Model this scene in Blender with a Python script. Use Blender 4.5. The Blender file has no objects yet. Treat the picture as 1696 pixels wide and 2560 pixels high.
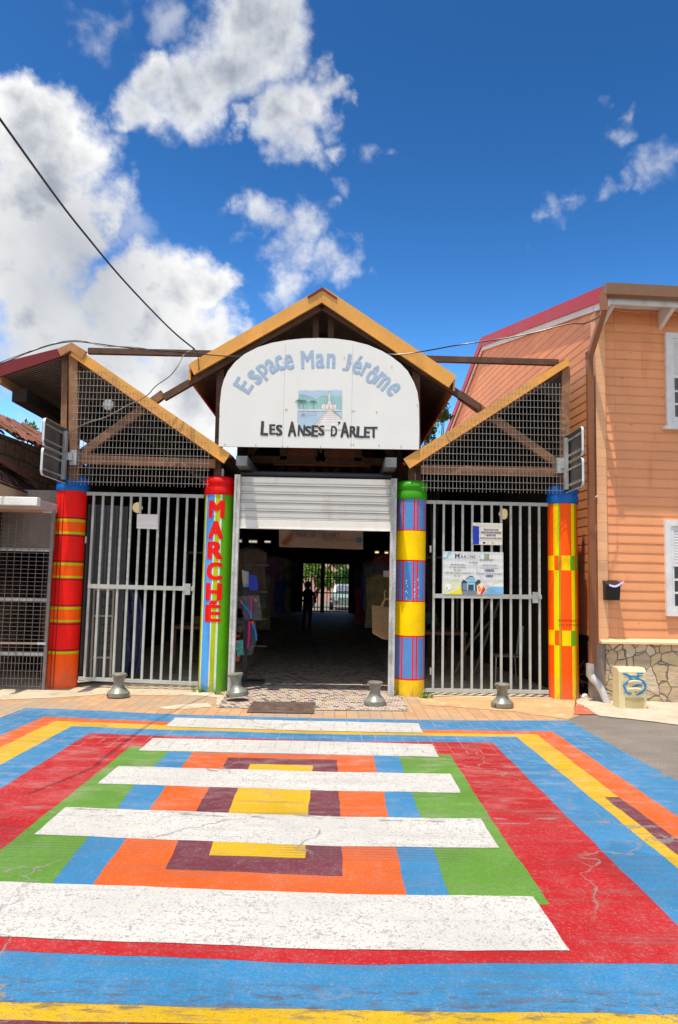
import bpy, bmesh, math, random
from mathutils import Vector, Matrix, Euler
C = bpy.context.scene.collection
SC = bpy.context.scene
random.seed(11)
R = math.radians
# ------------------------------------------------------------------ camera, light, exposure
F = 1840.0; PITCH = .0948; ROLL = .021; EYE = 1.6            # focal length in pixels of the 1696x2560 photograph
fw = Vector((0, math.cos(PITCH), math.sin(PITCH))); u0 = Vector((0, -math.sin(PITCH), math.cos(PITCH))); r0 = Vector((1, 0, 0))
RT = r0*math.cos(ROLL) + u0*math.sin(ROLL); UP = -r0*math.sin(ROLL) + u0*math.cos(ROLL)
EYEP = Vector((0, 0, EYE))
cam = bpy.data.cameras.new('camera'); co = bpy.data.objects.new('camera', cam); C.objects.link(co)
cam.sensor_fit = 'VERTICAL'; cam.sensor_height = 36; cam.lens = F/2560*36; cam.clip_start = .05; cam.clip_end = 3000
m = Matrix.Identity(4)
for i in range(3):
    m[i][0] = RT[i]; m[i][1] = UP[i]; m[i][2] = -fw[i]; m[i][3] = EYEP[i]
co.matrix_world = m
SC.camera = co
SC.render.resolution_x = 678; SC.render.resolution_y = 1024
SUN = Vector((-.145, -.21, 1)).normalized()
sl = bpy.data.lights.new('sun', 'SUN'); sl.energy = 3.1; sl.angle = R(.53); sl.color = (1, .945, .85)
so = bpy.data.objects.new('sun', sl); C.objects.link(so); so.rotation_mode = 'QUATERNION'; so.rotation_quaternion = SUN.to_track_quat('Z', 'Y')
so.location = (0, 0, 30)
SC.view_settings.view_transform = 'Standard'; SC.view_settings.look = 'None'; SC.view_settings.gamma = 1
SC.view_settings.exposure = .80
SC.view_settings.use_white_balance = True; SC.view_settings.white_balance_temperature = 7000; SC.view_settings.white_balance_tint = 10

def ray(x, y): return fw + RT*((x-848)/F) - UP*((y-1280)/F)
def G(x, y, z=0.0):
    d = ray(x, y); return EYEP + d*((z-EYE)/d.z)
def PY(x, y, Y):
    d = ray(x, y); return EYEP + d*(Y/d.y)
def PX(x, y, X):
    d = ray(x, y); return EYEP + d*(X/d.x)

# ------------------------------------------------------------------ node helpers
class NT:
    def __init__(s, tree): s.t = tree; s.n = tree.nodes; s.l = tree.links
    def node(s, typ, **kw):
        nd = s.n.new(typ)
        for k, v in kw.items():
            if k.startswith('in_'):
                key = k[3:]; key = int(key) if key.isdigit() else key.replace('_', ' ')
                s.set(nd.inputs[key], v)
            else: setattr(nd, k, v)
        return nd
    def set(s, sock, v):
        if isinstance(v, bpy.types.NodeSocket): s.l.new(v, sock)
        elif v is not None: sock.default_value = v
    def math(s, op, a, b=None, c=None, clamp=False):
        nd = s.n.new('ShaderNodeMath'); nd.operation = op; nd.use_clamp = clamp
        s.set(nd.inputs[0], a)
        if b is not None: s.set(nd.inputs[1], b)
        if c is not None: s.set(nd.inputs[2], c)
        return nd.outputs[0]
    def vmath(s, op, a, b=None, out=0):
        nd = s.n.new('ShaderNodeVectorMath'); nd.operation = op
        s.set(nd.inputs[0], a)
        if b is not None: s.set(nd.inputs[1], b)
        return nd.outputs[out]
    def noise(s, vec, scale, detail=3, rough=.55, dist=0, dims='3D'):
        nd = s.n.new('ShaderNodeTexNoise'); nd.noise_dimensions = dims
        if vec is not None: s.l.new(vec, nd.inputs['Vector'])
        nd.inputs['Scale'].default_value = scale; nd.inputs['Detail'].default_value = detail
        nd.inputs['Roughness'].default_value = rough; nd.inputs['Distortion'].default_value = dist
        return nd.outputs[0]
    def ramp(s, v, a, b, lo=0.0, hi=1.0, smooth=False):
        nd = s.n.new('ShaderNodeMapRange'); nd.interpolation_type = 'SMOOTHSTEP' if smooth else 'LINEAR'; nd.clamp = True
        s.set(nd.inputs[0], v); s.set(nd.inputs[1], a); s.set(nd.inputs[2], b); s.set(nd.inputs[3], lo); s.set(nd.inputs[4], hi)
        return nd.outputs[0]
    def mix(s, f, a, b, typ='MIX'):
        nd = s.n.new('ShaderNodeMix'); nd.data_type = 'RGBA'; nd.blend_type = typ
        s.set(nd.inputs[0], f)
        for i, v in ((6, a), (7, b)):
            if not isinstance(v, bpy.types.NodeSocket): v = tuple(v)[:3] + (1,)
            s.set(nd.inputs[i], v)
        return nd.outputs[2]
    def mapping(s, vec, scale=(1, 1, 1), rot=(0, 0, 0), loc=(0, 0, 0)):
        nd = s.n.new('ShaderNodeMapping'); s.l.new(vec, nd.inputs[0])
        nd.inputs['Scale'].default_value = scale; nd.inputs['Rotation'].default_value = rot; nd.inputs['Location'].default_value = loc
        return nd.outputs[0]
    def xyz(s, vec):
        nd = s.n.new('ShaderNodeSeparateXYZ'); s.l.new(vec, nd.inputs[0]); return nd.outputs
    def comb(s, x, y, z=0.0):
        nd = s.n.new('ShaderNodeCombineXYZ'); s.set(nd.inputs[0], x); s.set(nd.inputs[1], y); s.set(nd.inputs[2], z); return nd.outputs[0]

def srgb(r, g, b, k=1.0):
    f = lambda c: (c/12.92 if c <= .04045 else ((c+.055)/1.055)**2.4)
    return tuple(f(v/255)*k for v in (r, g, b))

def newmat(name):
    mt = bpy.data.materials.new(name); mt.use_nodes = True
    t = NT(mt.node_tree); bs = mt.node_tree.nodes['Principled BSDF']
    pos = t.node('ShaderNodeNewGeometry').outputs['Position']
    return mt, t, bs, pos
def bump(t, bs, h, strength=.3, dist=.01):
    b = t.node('ShaderNodeBump'); b.inputs['Strength'].default_value = strength; b.inputs['Distance'].default_value = dist
    t.l.new(h, b.inputs['Height']); t.l.new(b.outputs[0], bs.inputs['Normal'])

def plain(name, col, rough=.6, metal=0, var=.12, scale=6, bmp=.15, stretch=(1, 1, 1), dirt=None, dirtamt=.35, spec=.4, alpha=None):
    mt, t, bs, pos = newmat(name)
    v = t.mapping(pos, scale=stretch)
    n = t.noise(v, scale, 5, .6); n2 = t.noise(v, scale*9, 3, .6)
    k = t.math('ADD', t.ramp(n, .3, .7, 1-var, 1+var), t.ramp(n2, .3, .7, -var*.5, var*.5))
    c = t.mix(1.0, col, t.comb(k, k, k), 'MULTIPLY')
    if dirt is not None:
        d = t.ramp(t.noise(t.mapping(pos, scale=(1, 1, .35)), 4, 6, .65), .52, .72, 0, dirtamt, True)
        c = t.mix(d, c, dirt)
    t.l.new(c, bs.inputs['Base Color'])
    t.set(bs.inputs['Roughness'], t.ramp(n, .3, .7, max(rough-.08, 0), min(rough+.1, 1)))
    bs.inputs['Metallic'].default_value = metal; bs.inputs['Specular IOR Level'].default_value = spec
    if alpha is not None: bs.inputs['Alpha'].default_value = alpha
    bump(t, bs, n2, bmp, .004)
    return mt

def roadpaint(name, col, white=False, joints_from=7.12):
    """paint over coarse asphalt, worn; over block paving beyond the kerb line the joints show"""
    mt, t, bs, pos = newmat(name)
    x, y, z = t.xyz(pos)
    agg = t.noise(pos, 170, 3, .65); fine = t.noise(pos, 60, 4, .7); med = t.noise(pos, 9, 5, .65); big = t.noise(pos, 1.1, 4, .6)
    under = t.mix(t.ramp(agg, .35, .65), (.11, .1, .09), (.3, .27, .24))
    k = t.math('ADD', t.ramp(big, .3, .7, .82, 1.12), t.ramp(fine, .3, .7, -.1, .1))
    c = t.mix(1.0, col, t.comb(k, k, k), 'MULTIPLY')
    # sun bleached and chalky film
    c = t.mix(t.ramp(t.math('ADD', med, t.math('MULTIPLY', big, .8)), .85, 1.2, 0, .06 if not white else 0.0), c, (.5, .42, .38))
    # speckle where the aggregate shows through
    dens = t.math('ADD', t.math('MULTIPLY', fine, .8), t.math('ADD', t.math('MULTIPLY', med, .16), t.math('MULTIPLY', big, .14)))
    if white: sp = t.ramp(dens, .56, .65, 0, .72)
    else: sp = t.ramp(dens, .59, .70, 0, .5)
    c = t.mix(sp, c, under)
    pit = t.math('MULTIPLY', t.ramp(t.noise(pos, 95, 2, .5), .62, .69, 0, .8), t.ramp(big, .35, .6, .35, 1))
    dust = t.math('MULTIPLY', t.ramp(y, 4.6, 6.2, 0, 1, True), t.ramp(t.noise(t.mapping(pos, scale=(.7, 1.6, 1)), 4, 6, .7), .46, .68, 0, .27 if not white else 0, True))
    c = t.mix(dust, c, (.42, .36, .31))
    near = lambda Yc, h: t.ramp(t.math('ABSOLUTE', t.math('SUBTRACT', y, Yc)), h*.5, h, 1, 0)
    ribs = t.math('MULTIPLY', near(G(500, 2128).y, .16), t.ramp(t.math('SINE', t.math('MULTIPLY', y, 2*math.pi/.042)), -.1, .5, 0, 1))
    ribs = t.math('MULTIPLY', ribs, t.ramp(t.noise(t.mapping(pos, scale=(.5, 1, 1)), 1.7, 4, .6), .42, .6, 0, .5))
    c = t.mix(ribs, c, (.09, .08, .07))
    grime = t.math('MULTIPLY', near(G(700, 2506).y, .16), t.ramp(t.noise(t.mapping(pos, scale=(1, 3.5, 1)), 7, 6, .72), .5, .62, 0, .75))
    c = t.mix(grime, c, (.07, .07, .075))
    chips = t.math('MULTIPLY', near(G(450, 2036).y, .12), t.ramp(t.noise(t.mapping(pos, scale=(.8, 3, 1)), 4.5, 6, .7), .56, .58, 0, .85))
    c = t.mix(chips, c, under)
    c = t.mix(pit, c, (.1, .08, .07))
    # tyre dirt, dragged along the street
    st = t.noise(t.mapping(pos, scale=(.55, 9, 1)), 1.6, 6, .7)
    c = t.mix(t.ramp(st, .52, .72, 0, .5 if not white else .22, True), c, (.10, .09, .08))
    track = t.math('MULTIPLY', t.ramp(t.math('SINE', t.math('MULTIPLY', y, 9.5)), .2, .9, 0, 1), t.ramp(t.noise(t.mapping(pos, scale=(.35, 1.2, 1)), 1.3, 4, .6), .52, .62, 0, 1, True))
    track = t.math('MULTIPLY', track, t.ramp(t.math('SINE', t.math('ADD', t.math('MULTIPLY', y, 150), t.math('MULTIPLY', big, 9))), -.4, .3, .15, 1))
    c = t.mix(t.math('MULTIPLY', track, .3 if not white else .2), c, (.13, .115, .10))
    spill = t.ramp(t.noise(pos, .75, 3, .45, .4), .60, .63, 0, .22 if not white else .05, True)
    c = t.mix(spill, c, tuple(v*.35 for v in col))
    gr = t.ramp(agg, .3, .7, .86, 1.1); c = t.mix(1.0, c, t.comb(gr, gr, gr), 'MULTIPLY')
    # chipped flakes
    fl = t.ramp(t.noise(t.mapping(pos, scale=(.6, 1.6, 1)), 5.5, 6, .75), .71 if white else .74, .725 if white else .755)
    c = t.mix(fl, c, under)
    # cracks
    wv = t.vmath('ADD', pos, t.vmath('SCALE', t.n.new('ShaderNodeTexNoise').outputs[1]))
    nz = t.node('ShaderNodeTexNoise'); t.l.new(pos, nz.inputs['Vector']); nz.inputs['Scale'].default_value = 4; nz.inputs['Detail'].default_value = 5
    off = t.node('ShaderNodeVectorMath', operation='SCALE'); t.l.new(nz.outputs[1], off.inputs[0]); off.inputs[3].default_value = .35
    wv = t.vmath('ADD', pos, off.outputs[0])
    vo = t.node('ShaderNodeTexVoronoi', feature='DISTANCE_TO_EDGE', in_Scale=.55); t.l.new(wv, vo.inputs['Vector'])
    cr = t.ramp(vo.outputs['Distance'], .0015, .0055, 1, 0)
    cr = t.math('MULTIPLY', cr, t.ramp(t.noise(pos, .8, 2, .5), .5, .58))
    c = t.mix(t.math('MULTIPLY', cr, .8), c, (.22, .19, .16))
    # joints of the block paving
    br = t.node('ShaderNodeTexBrick'); t.l.new(t.mapping(t.vmath('ADD', pos, t.vmath('MULTIPLY', off.outputs[0], (.02, .02, 0))), scale=(1, 1, 1), rot=(0, 0, R(90))), br.inputs['Vector'])
    br.inputs['Scale'].default_value = 1; br.inputs['Brick Width'].default_value = .28; br.inputs['Row Height'].default_value = .142
    br.inputs['Mortar Size'].default_value = .006; br.inputs['Mortar Smooth'].default_value = .3; br.inputs['Bias'].default_value = -.2
    jm = t.math('MULTIPLY', br.outputs['Fac'], t.math('GREATER_THAN', y, joints_from))
    jm = t.math('MULTIPLY', jm, t.ramp(t.math('ADD', t.math('MULTIPLY', fine, .5), t.math('MULTIPLY', med, .5)), .44, .60, .0, .62))
    c = t.mix(jm, c, (.2, .15, .1) if white else (.42, .34, .26))
    t.l.new(c, bs.inputs['Base Color']); bs.inputs['Roughness'].default_value = .75; bs.inputs['Specular IOR Level'].default_value = .25
    h = t.math('ADD', agg, t.math('MULTIPLY', t.math('ADD', cr, jm), -1.5))
    bump(t, bs, h, .55, .006)
    return mt

# ------------------------------------------------------------------ sky and clouds (world)
def world():
    w = bpy.data.worlds.new('World'); SC.world = w; w.use_nodes = True
    t = NT(w.node_tree); t.n.clear()
    out = t.node('ShaderNodeOutputWorld')
    sky = t.node('ShaderNodeTexSky'); sky.sky_type = 'NISHITA'; sky.sun_disc = False
    sky.sun_elevation = math.asin(SUN.z); sky.sun_rotation = math.atan2(SUN.x, SUN.y)
    sky.altitude = 0; sky.air_density = 1.0; sky.dust_density = .7; sky.ozone_density = 4.0
    # deepen the blue away from the horizon, as a polarised lens does
    n0 = t.node('ShaderNodeVectorMath', operation='SCALE'); t.l.new(sky.outputs[0], n0.inputs[0]); n0.inputs[3].default_value = .26
    gam = t.node('ShaderNodeGamma', in_Color=n0.outputs[0], in_Gamma=1.35)
    bl = t.math('POWER', t.math('MAXIMUM', t.xyz(n0.outputs[0])[2], .001), 1.55)
    n1_ = t.node('ShaderNodeVectorMath', operation='SCALE'); t.l.new(gam.outputs[0], n1_.inputs[0]); t.l.new(t.math('MULTIPLY', bl, 4.1), n1_.inputs[3])
    hs = t.node('ShaderNodeHueSaturation', in_Saturation=1.19, in_Value=1.0, in_Hue=.5); t.l.new(n1_.outputs[0], hs.inputs['Color'])
    bsky = t.node('ShaderNodeBackground', in_Strength=.1); t.l.new(hs.outputs[0], bsky.inputs[0])
    d = t.node('ShaderNodeTexCoord').outputs['Generated']
    n1 = t.noise(d, 4.2, 9, .58, .25); nz = t.noise(d, 13, 8, .62, .2)
    bank = [(0,180,62),(35,245,88),(80,330,108),(125,420,108),(190,495,50),(50,480,155),(20,620,120),(60,740,150),
        (235,660,82),(330,655,82),(420,665,82),(492,655,52),(300,770,120),(440,780,110),(560,790,48),(250,880,150),(430,900,150),(120,800,130),
        (1900,500,160),(2100,700,240),(-350,500,300),(-500,-100,260)]
    mid = [(585,50,85),(620,0,66),(650,110,66),(535,145,84),(450,190,74),(360,170,60),(300,225,50),(345,105,30),(685,130,34),(270,270,26),
        (680,285,72),(740,240,56),(790,185,34),(620,305,42),(720,350,46),(795,330,26),(560,295,24),
        (600,500,52),(680,520,54),(650,560,56),(690,605,62),(775,608,46),(665,655,46),(535,498,30),(740,575,40)]
    wisp = [(1398,160,26),(1470,205,18),(1100,225,26),(875,325,22),(918,352,15),(1305,485,26),(1268,508,16),(1340,470,16),(1405,435,20),(1450,425,16),(1550,365,40),(1505,400,20),(1460,275,24),(488,485,20),(205,12,52),(365,5,40),(285,510,46),(262,330,20),(1230,590,18),(850,630,14),(545,555,16),(790,415,22),(760,470,16)]
    wn1 = t.node('ShaderNodeTexNoise', in_Scale=5.5, in_Detail=4.0, in_Roughness=.55); t.l.new(d, wn1.inputs['Vector'])
    wn2 = t.node('ShaderNodeTexNoise', in_Scale=21.0, in_Detail=6.0, in_Roughness=.6); t.l.new(d, wn2.inputs['Vector'])
    def sc(v, k):
        q = t.node('ShaderNodeVectorMath', operation='SCALE'); t.l.new(t.vmath('SUBTRACT', v, (.5, .5, .5)), q.inputs[0]); q.inputs[3].default_value = k; return q.outputs[0]
    dw = t.vmath('ADD', d, t.vmath('ADD', sc(wn1.outputs[1], .13), sc(wn2.outputs[1], .08)))
    def field(blobs):
        dens = None
        for x, y, r in blobs:
            s = 1.0816; c = ray(x*s, y*s); c.normalize(); q = ray((x+r)*s, y*s); q.normalize(); rad = (q-c).length*1.5+.004
            nd = t.vmath('DISTANCE', dw, tuple(c), out='Value')
            v = t.math('MULTIPLY', t.math('MULTIPLY_ADD', nd, -1/rad, 1.0), min(1.0, .45+r/130))
            dens = v if dens is None else t.math('SMOOTH_MAX', dens, v, .12)
        return t.math('MAXIMUM', dens, -.6)
    dA, dB, dC = field(bank), field(mid), field(wisp); dens = t.math('MAXIMUM', dA, dB)
    # unseen cumulus added behind and beside the camera to brighten the facades
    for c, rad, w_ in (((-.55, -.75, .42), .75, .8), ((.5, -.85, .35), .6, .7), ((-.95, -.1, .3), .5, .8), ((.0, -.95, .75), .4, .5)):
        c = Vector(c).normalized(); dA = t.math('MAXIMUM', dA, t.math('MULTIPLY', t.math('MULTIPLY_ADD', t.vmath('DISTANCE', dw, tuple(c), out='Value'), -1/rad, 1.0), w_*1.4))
    e = t.math('ADD', t.math('MULTIPLY', t.math('SUBTRACT', n1, .5), 1.0), t.math('MULTIPLY', t.math('SUBTRACT', nz, .5), .75))
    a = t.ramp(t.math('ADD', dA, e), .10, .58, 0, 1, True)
    a = t.math('MAXIMUM', a, t.ramp(t.math('ADD', dB, e), .10, .80, 0, .93, True))
    a = t.math('MAXIMUM', a, t.ramp(t.math('ADD', dC, e), .05, .85, 0, .42, True))
    # a second sample of the same cloud field a little nearer the sun: thicker there means shaded here
    ds = t.vmath('ADD', d, tuple(v*.045 for v in (SUN.x-.25, SUN.y*0, SUN.z)))
    n1s = t.noise(ds, 4.2, 5, .55, .25); nzs = t.noise(ds, 13, 5, .6, .2)
    es = t.math('ADD', t.math('MULTIPLY', t.math('SUBTRACT', n1s, .5), 1.1), t.math('MULTIPLY', t.math('SUBTRACT', nzs, .5), .75))
    sh = t.ramp(t.math('SUBTRACT', t.math('ADD', t.math('MULTIPLY', es, 1.0), t.math('MULTIPLY', dens, .65)), t.math('MULTIPLY', e, .55)), .12, .95, 0, 1, True)
    # thick bases of the big bank low on the left
    cc = ray(60, 800); cc.normalize()
    core = t.ramp(t.vmath('DISTANCE', d, tuple(cc), out='Value'), .08, .24, .75, 0, True)
    core = t.math('MULTIPLY', core, t.ramp(n1s, .3, .6, .35, 1))
    sh = t.math('MAXIMUM', sh, core)
    col = t.mix(sh, (.63, .655, .69), (.18, .22, .295))
    bcl = t.node('ShaderNodeBackground', in_Strength=.92); t.l.new(col, bcl.inputs[0])
    mx = t.node('ShaderNodeMixShader'); t.l.new(a, mx.inputs[0]); t.l.new(bsky.outputs[0], mx.inputs[1]); t.l.new(bcl.outputs[0], mx.inputs[2])
    t.l.new(mx.outputs[0], out.inputs[0])
    w.cycles.sampling_method = 'MANUAL'; w.cycles.sample_map_resolution = 512
world()

# ------------------------------------------------------------------ mesh helpers
class MB:
    """collects shapes; build() links them as ONE mesh object"""
    def __init__(s): s.v = []; s.f = []; s.m = []
    def add(s, verts, faces, mi=0):
        o = len(s.v); s.v += [Vector(v) for v in verts]
        for f in faces: s.f.append([i+o for i in f]); s.m.append(mi)
    def box(s, a, b, mi=0):
        x0, y0, z0 = (min(a[i], b[i]) for i in range(3)); x1, y1, z1 = (max(a[i], b[i]) for i in range(3))
        s.add([(x0,y0,z0),(x1,y0,z0),(x1,y1,z0),(x0,y1,z0),(x0,y0,z1),(x1,y0,z1),(x1,y1,z1),(x0,y1,z1)],
              [(0,3,2,1),(4,5,6,7),(0,1,5,4),(1,2,6,5),(2,3,7,6),(3,0,4,7)], mi)
    def beam(s, p, q, w, h, up=Vector((0, 1, 0)), mi=0):
        """bar from p to q; w measured across `up`, h along `up`"""
        p = Vector(p); q = Vector(q); d = (q-p).normalized(); a = d.cross(up)
        if a.length < 1e-4: a = d.cross(Vector((1, 0, 0)))
        a.normalize(); b = a.cross(d).normalized()
        vs = [e + a*(sx*w/2) + b*(sy*h/2) for e in (p, q) for sx, sy in ((-1,-1),(1,-1),(1,1),(-1,1))]
        s.add(vs, [(0,1,2,3),(7,6,5,4),(0,4,5,1),(1,5,6,2),(2,6,7,3),(3,7,4,0)], mi)
    def prism(s, pts, vec, mi=0, side=None):
        n = len(pts); vec = Vector(vec); pts = [Vector(p) for p in pts]
        s.add(pts + [p+vec for p in pts], [list(range(n))], mi)
        o = len(s.v)-2*n
        s.f.append([o+n+i for i in reversed(range(n))]); s.m.append(mi)
        for i in range(n):
            j = (i+1) % n; s.f.append([o+j, o+i, o+n+i, o+n+j]); s.m.append(mi if side is None else side)
    def poly(s, pts, mi=0): s.add(pts, [list(range(len(pts)))], mi)
    def tube(s, pts, r, n=6, mi=0, caps=True):
        pts = [Vector(p) for p in pts]; rr = r if isinstance(r, (list, tuple)) else [r]*len(pts)
        o = len(s.v); prev = None
        for i, p in enumerate(pts):
            d = (pts[min(i+1, len(pts)-1)] - pts[max(i-1, 0)]).normalized()
            if prev is None:
                a = d.cross(Vector((0, 0, 1)))
                if a.length < .05: a = d.cross(Vector((1, 0, 0)))
            else: a = prev - d*prev.dot(d)
            a.normalize(); b = d.cross(a); prev = a
            for k in range(n):
                t = 2*math.pi*k/n; s.v.append(p + (a*math.cos(t) + b*math.sin(t))*rr[i])
        for i in range(len(pts)-1):
            for k in range(n):
                k2 = (k+1) % n; s.f.append([o+i*n+k, o+i*n+k2, o+(i+1)*n+k2, o+(i+1)*n+k]); s.m.append(mi)
        if caps:
            s.f.append([o+k for k in reversed(range(n))]); s.m.append(mi)
            s.f.append([o+(len(pts)-1)*n+k for k in range(n)]); s.m.append(mi)
    def lathe(s, c, prof, n=32, axis=Vector((0, 0, 1)), mi=0):
        c = Vector(c); q = axis.to_track_quat('Z', 'Y'); o = len(s.v)
        for r, z in prof:
            for k in range(n):
                t = 2*math.pi*k/n; s.v.append(c + q @ Vector((r*math.cos(t), r*math.sin(t), z)))
        for i in range(len(prof)-1):
            for k in range(n):
                k2 = (k+1) % n; s.f.append([o+i*n+k, o+i*n+k2, o+(i+1)*n+k2, o+(i+1)*n+k]); s.m.append(mi)
        s.f.append([o+k for k in reversed(range(n))]); s.m.append(mi)
        s.f.append([o+(len(prof)-1)*n+k for k in range(n)]); s.m.append(mi)
    def build(s, name, mats, parent=None, smooth=False, bevel=0, local=False, **props):
        me = bpy.data.meshes.new(name)
        off = Vector((0, 0, 0))
        if parent is not None and not local: off = ORIGIN[parent.name]
        me.from_pydata([v-off for v in s.v], [], s.f)
        if not isinstance(mats, (list, tuple)): mats = [mats]
        for mt in mats: me.materials.append(mt)
        for p, mi in zip(me.polygons, s.m): p.material_index = mi; p.use_smooth = smooth
        me.update(); me.validate()
        if smooth:
            try: me.set_sharp_from_angle(angle=R(35))
            except Exception: pass
        o = bpy.data.objects.new(name, me); C.objects.link(o)
        if parent is not None:
            o.parent = parent; ORIGIN[o.name] = ORIGIN[parent.name] if not local else Vector((0, 0, 0))
        else: ORIGIN[o.name] = Vector((0, 0, 0))
        if bevel:
            b = o.modifiers.new('bevel', 'BEVEL'); b.width = bevel; b.segments = 2; b.limit_method = 'ANGLE'
        for k, v in props.items(): o[k] = v
        return o
ORIGIN = {}
def thing(name, label, cat, loc=(0, 0, 0), group=None, rotz=0):
    o = bpy.data.objects.new(name, None); C.objects.link(o); o.location = loc; o.rotation_euler = (0, 0, rotz)
    o.empty_display_size = .2; o['label'] = label; o['category'] = cat
    if group: o['group'] = group
    ORIGIN[o.name] = Vector(loc); return o
def tag(o, label, cat, group=None):
    """a thing that is one mesh: put its origin at its base"""
    o['label'] = label; o['category'] = cat
    if group: o['group'] = group
    if o.type == 'MESH' and o.location.length == 0:
        vs = [v.co for v in o.data.vertices]
        c = Vector((sum(v.x for v in vs)/len(vs), sum(v.y for v in vs)/len(vs), min(v.z for v in vs)))
        o.data.transform(Matrix.Translation(-c)); o.location = c
    return o
def struct(o): o['kind'] = 'structure'; return o

def text_mb(s, bold=0.0, shear=0.0, spacing=1.0):
    cu = bpy.data.curves.new('t', 'FONT'); cu.body = s; cu.size = 1; cu.offset = bold; cu.shear = shear; cu.space_character = spacing
    cu.resolution_u = 3
    ob = bpy.data.objects.new('t', cu); C.objects.link(ob)
    cu.offset = 0
    dg = bpy.context.evaluated_depsgraph_get(); dg.update()
    me = ob.evaluated_get(dg).to_mesh()
    v0 = [v.co.copy() for v in me.vertices]; f0 = [list(p.vertices) for p in me.polygons]; vs = []; fs = []
    # bold: a few copies of the glyph a hair apart, each its own layer
    offs = [(0, 0)] if bold <= .012 else [(-bold, bold*.5), (bold, -bold*.5), (-bold, -bold*.5), (bold, bold*.5), (0, 0)]
    for k, (dx, dy) in enumerate(offs):
        o_ = len(vs); vs += [Vector((v.x+dx, v.y+dy, k*.0005)) for v in v0]; fs += [[i+o_ for i in f] for f in f0]
    ob.evaluated_get(dg).to_mesh_clear()
    bpy.data.objects.remove(ob); bpy.data.curves.remove(cu)
    return vs, fs
def bbox2(vs):
    return min(v.x for v in vs), min(v.y for v in vs), max(v.x for v in vs), max(v.y for v in vs)
def text_fit(mb, s, px, Y, mi=0, bold=0.0, shear=0.0, spacing=1.0, rot=0.0, jitter=None):
    """fit a word in the photo box px=(x0,y0,x1,y1) (top-left, bottom-right) on the plane at depth Y"""
    a = PY(px[0], px[3], Y); b = PY(px[2], px[1], Y)
    tilt = PY(px[2], px[3], Y).z - a.z
    vs, fs = text_mb(s, bold, shear, spacing); x0, y0, x1, y1 = bbox2(vs)
    W = b.x-a.x; H = b.z-a.z-tilt
    out = []
    for v in vs:
        u = (v.x-x0)/(x1-x0); w = (v.y-y0)/(y1-y0)
        p = Vector((u*W, 0, w*H))
        if rot:
            cx, cz = W/2, H/2; ca, sa = math.cos(rot), math.sin(rot)
            p = Vector((cx+(p.x-cx)*ca-(p.z-cz)*sa, 0, cz+(p.x-cx)*sa+(p.z-cz)*ca))
        out.append(Vector((a.x+p.x, Y-v.z, a.z+p.z)))
    mb.add(out, fs, mi)

# ------------------------------------------------------------------ materials
M = {}
for k, col, wh in (('pblue', (.022, .178, .345), False), ('porange', (.58, .09, .008), False), ('pyellow', (.53, .32, .002), False), ('ppurple', (.13, .022, .034), False),
               ('pred', (.385, .007, .009), False), ('pgreen', (.085, .225, .02), False), ('pwhite', (.52, .505, .45), True)):
    M[k] = roadpaint('road_'+k, col, wh)
def asphalt(name, c1, c2):
    mt, t, bs, pos = newmat(name)
    n = t.noise(pos, 150, 3, .65); b = t.noise(pos, .9, 5, .6); md = t.noise(t.mapping(pos, scale=(.5, 2, 1)), 3, 5, .65)
    c = t.mix(t.ramp(n, .35, .65), c1, c2); k = t.math('ADD', t.ramp(b, .3, .7, .8, 1.2), t.ramp(md, .3, .7, -.14, .14)); c = t.mix(1.0, c, t.comb(k, k, k), 'MULTIPLY')
    t.l.new(c, bs.inputs['Base Color']); bs.inputs['Roughness'].default_value = .85; bump(t, bs, n, .6, .008); return mt
M['asphalt'] = asphalt('asphalt', (.10, .085, .07), (.24, .205, .165))
M['concrete'] = plain('concrete', srgb(214, 196, 165, .72), .85, var=.22, scale=1.6, bmp=.4, dirt=(.22, .18, .13), dirtamt=.6)
M['concrete_dusty'] = plain('concrete_dusty', srgb(216, 200, 174, .68), .9, var=.2, scale=2.4, bmp=.5, dirt=(.34, .28, .2), dirtamt=.5)
M['sandstone'] = plain('sandstone', srgb(216, 172, 120, .68), .85, var=.18, scale=1.8, bmp=.35, dirt=srgb(230, 196, 150, .8), dirtamt=.9)
M['redterra'] = plain('red_terracotta', srgb(214, 112, 78, .66), .8, var=.2, scale=8, bmp=.4, dirt=(.5, .42, .34), dirtamt=.9)
def pavers():
    mt, t, bs, pos = newmat('pavers')
    nz = t.noise(pos, .8, 5, .6); f = t.noise(pos, 40, 4, .65)
    br = t.node('ShaderNodeTexBrick'); t.l.new(t.mapping(pos, rot=(0, 0, R(90))), br.inputs['Vector'])
    br.inputs['Scale'].default_value = 1; br.inputs['Brick Width'].default_value = .28; br.inputs['Row Height'].default_value = .142
    br.inputs['Mortar Size'].default_value = .004; br.inputs['Mortar Smooth'].default_value = .2
    br.inputs['Color1'].default_value = srgb(222, 172, 122, .68)+(1,); br.inputs['Color2'].default_value = srgb(204, 158, 112, .64)+(1,); br.inputs['Mortar'].default_value = srgb(160, 126, 94, .66)+(1,)
    c = t.mix(t.ramp(nz, .42, .58, 0, .85, True), br.outputs['Color'], srgb(188, 168, 140, .64))
    k = t.ramp(f, .3, .7, .84, 1.14); c = t.mix(1.0, c, t.comb(k, k, k), 'MULTIPLY')
    c = t.mix(t.math('MULTIPLY', br.outputs['Fac'], t.ramp(f, .35, .6, .3, .85)), c, (.16, .115, .08))
    t.l.new(c, bs.inputs['Base Color']); bs.inputs['Roughness'].default_value = .85
    bump(t, bs, t.math('ADD', f, t.math('MULTIPLY', br.outputs['Fac'], -1.5)), .4, .006); return mt
M['pavers'] = pavers()
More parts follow.
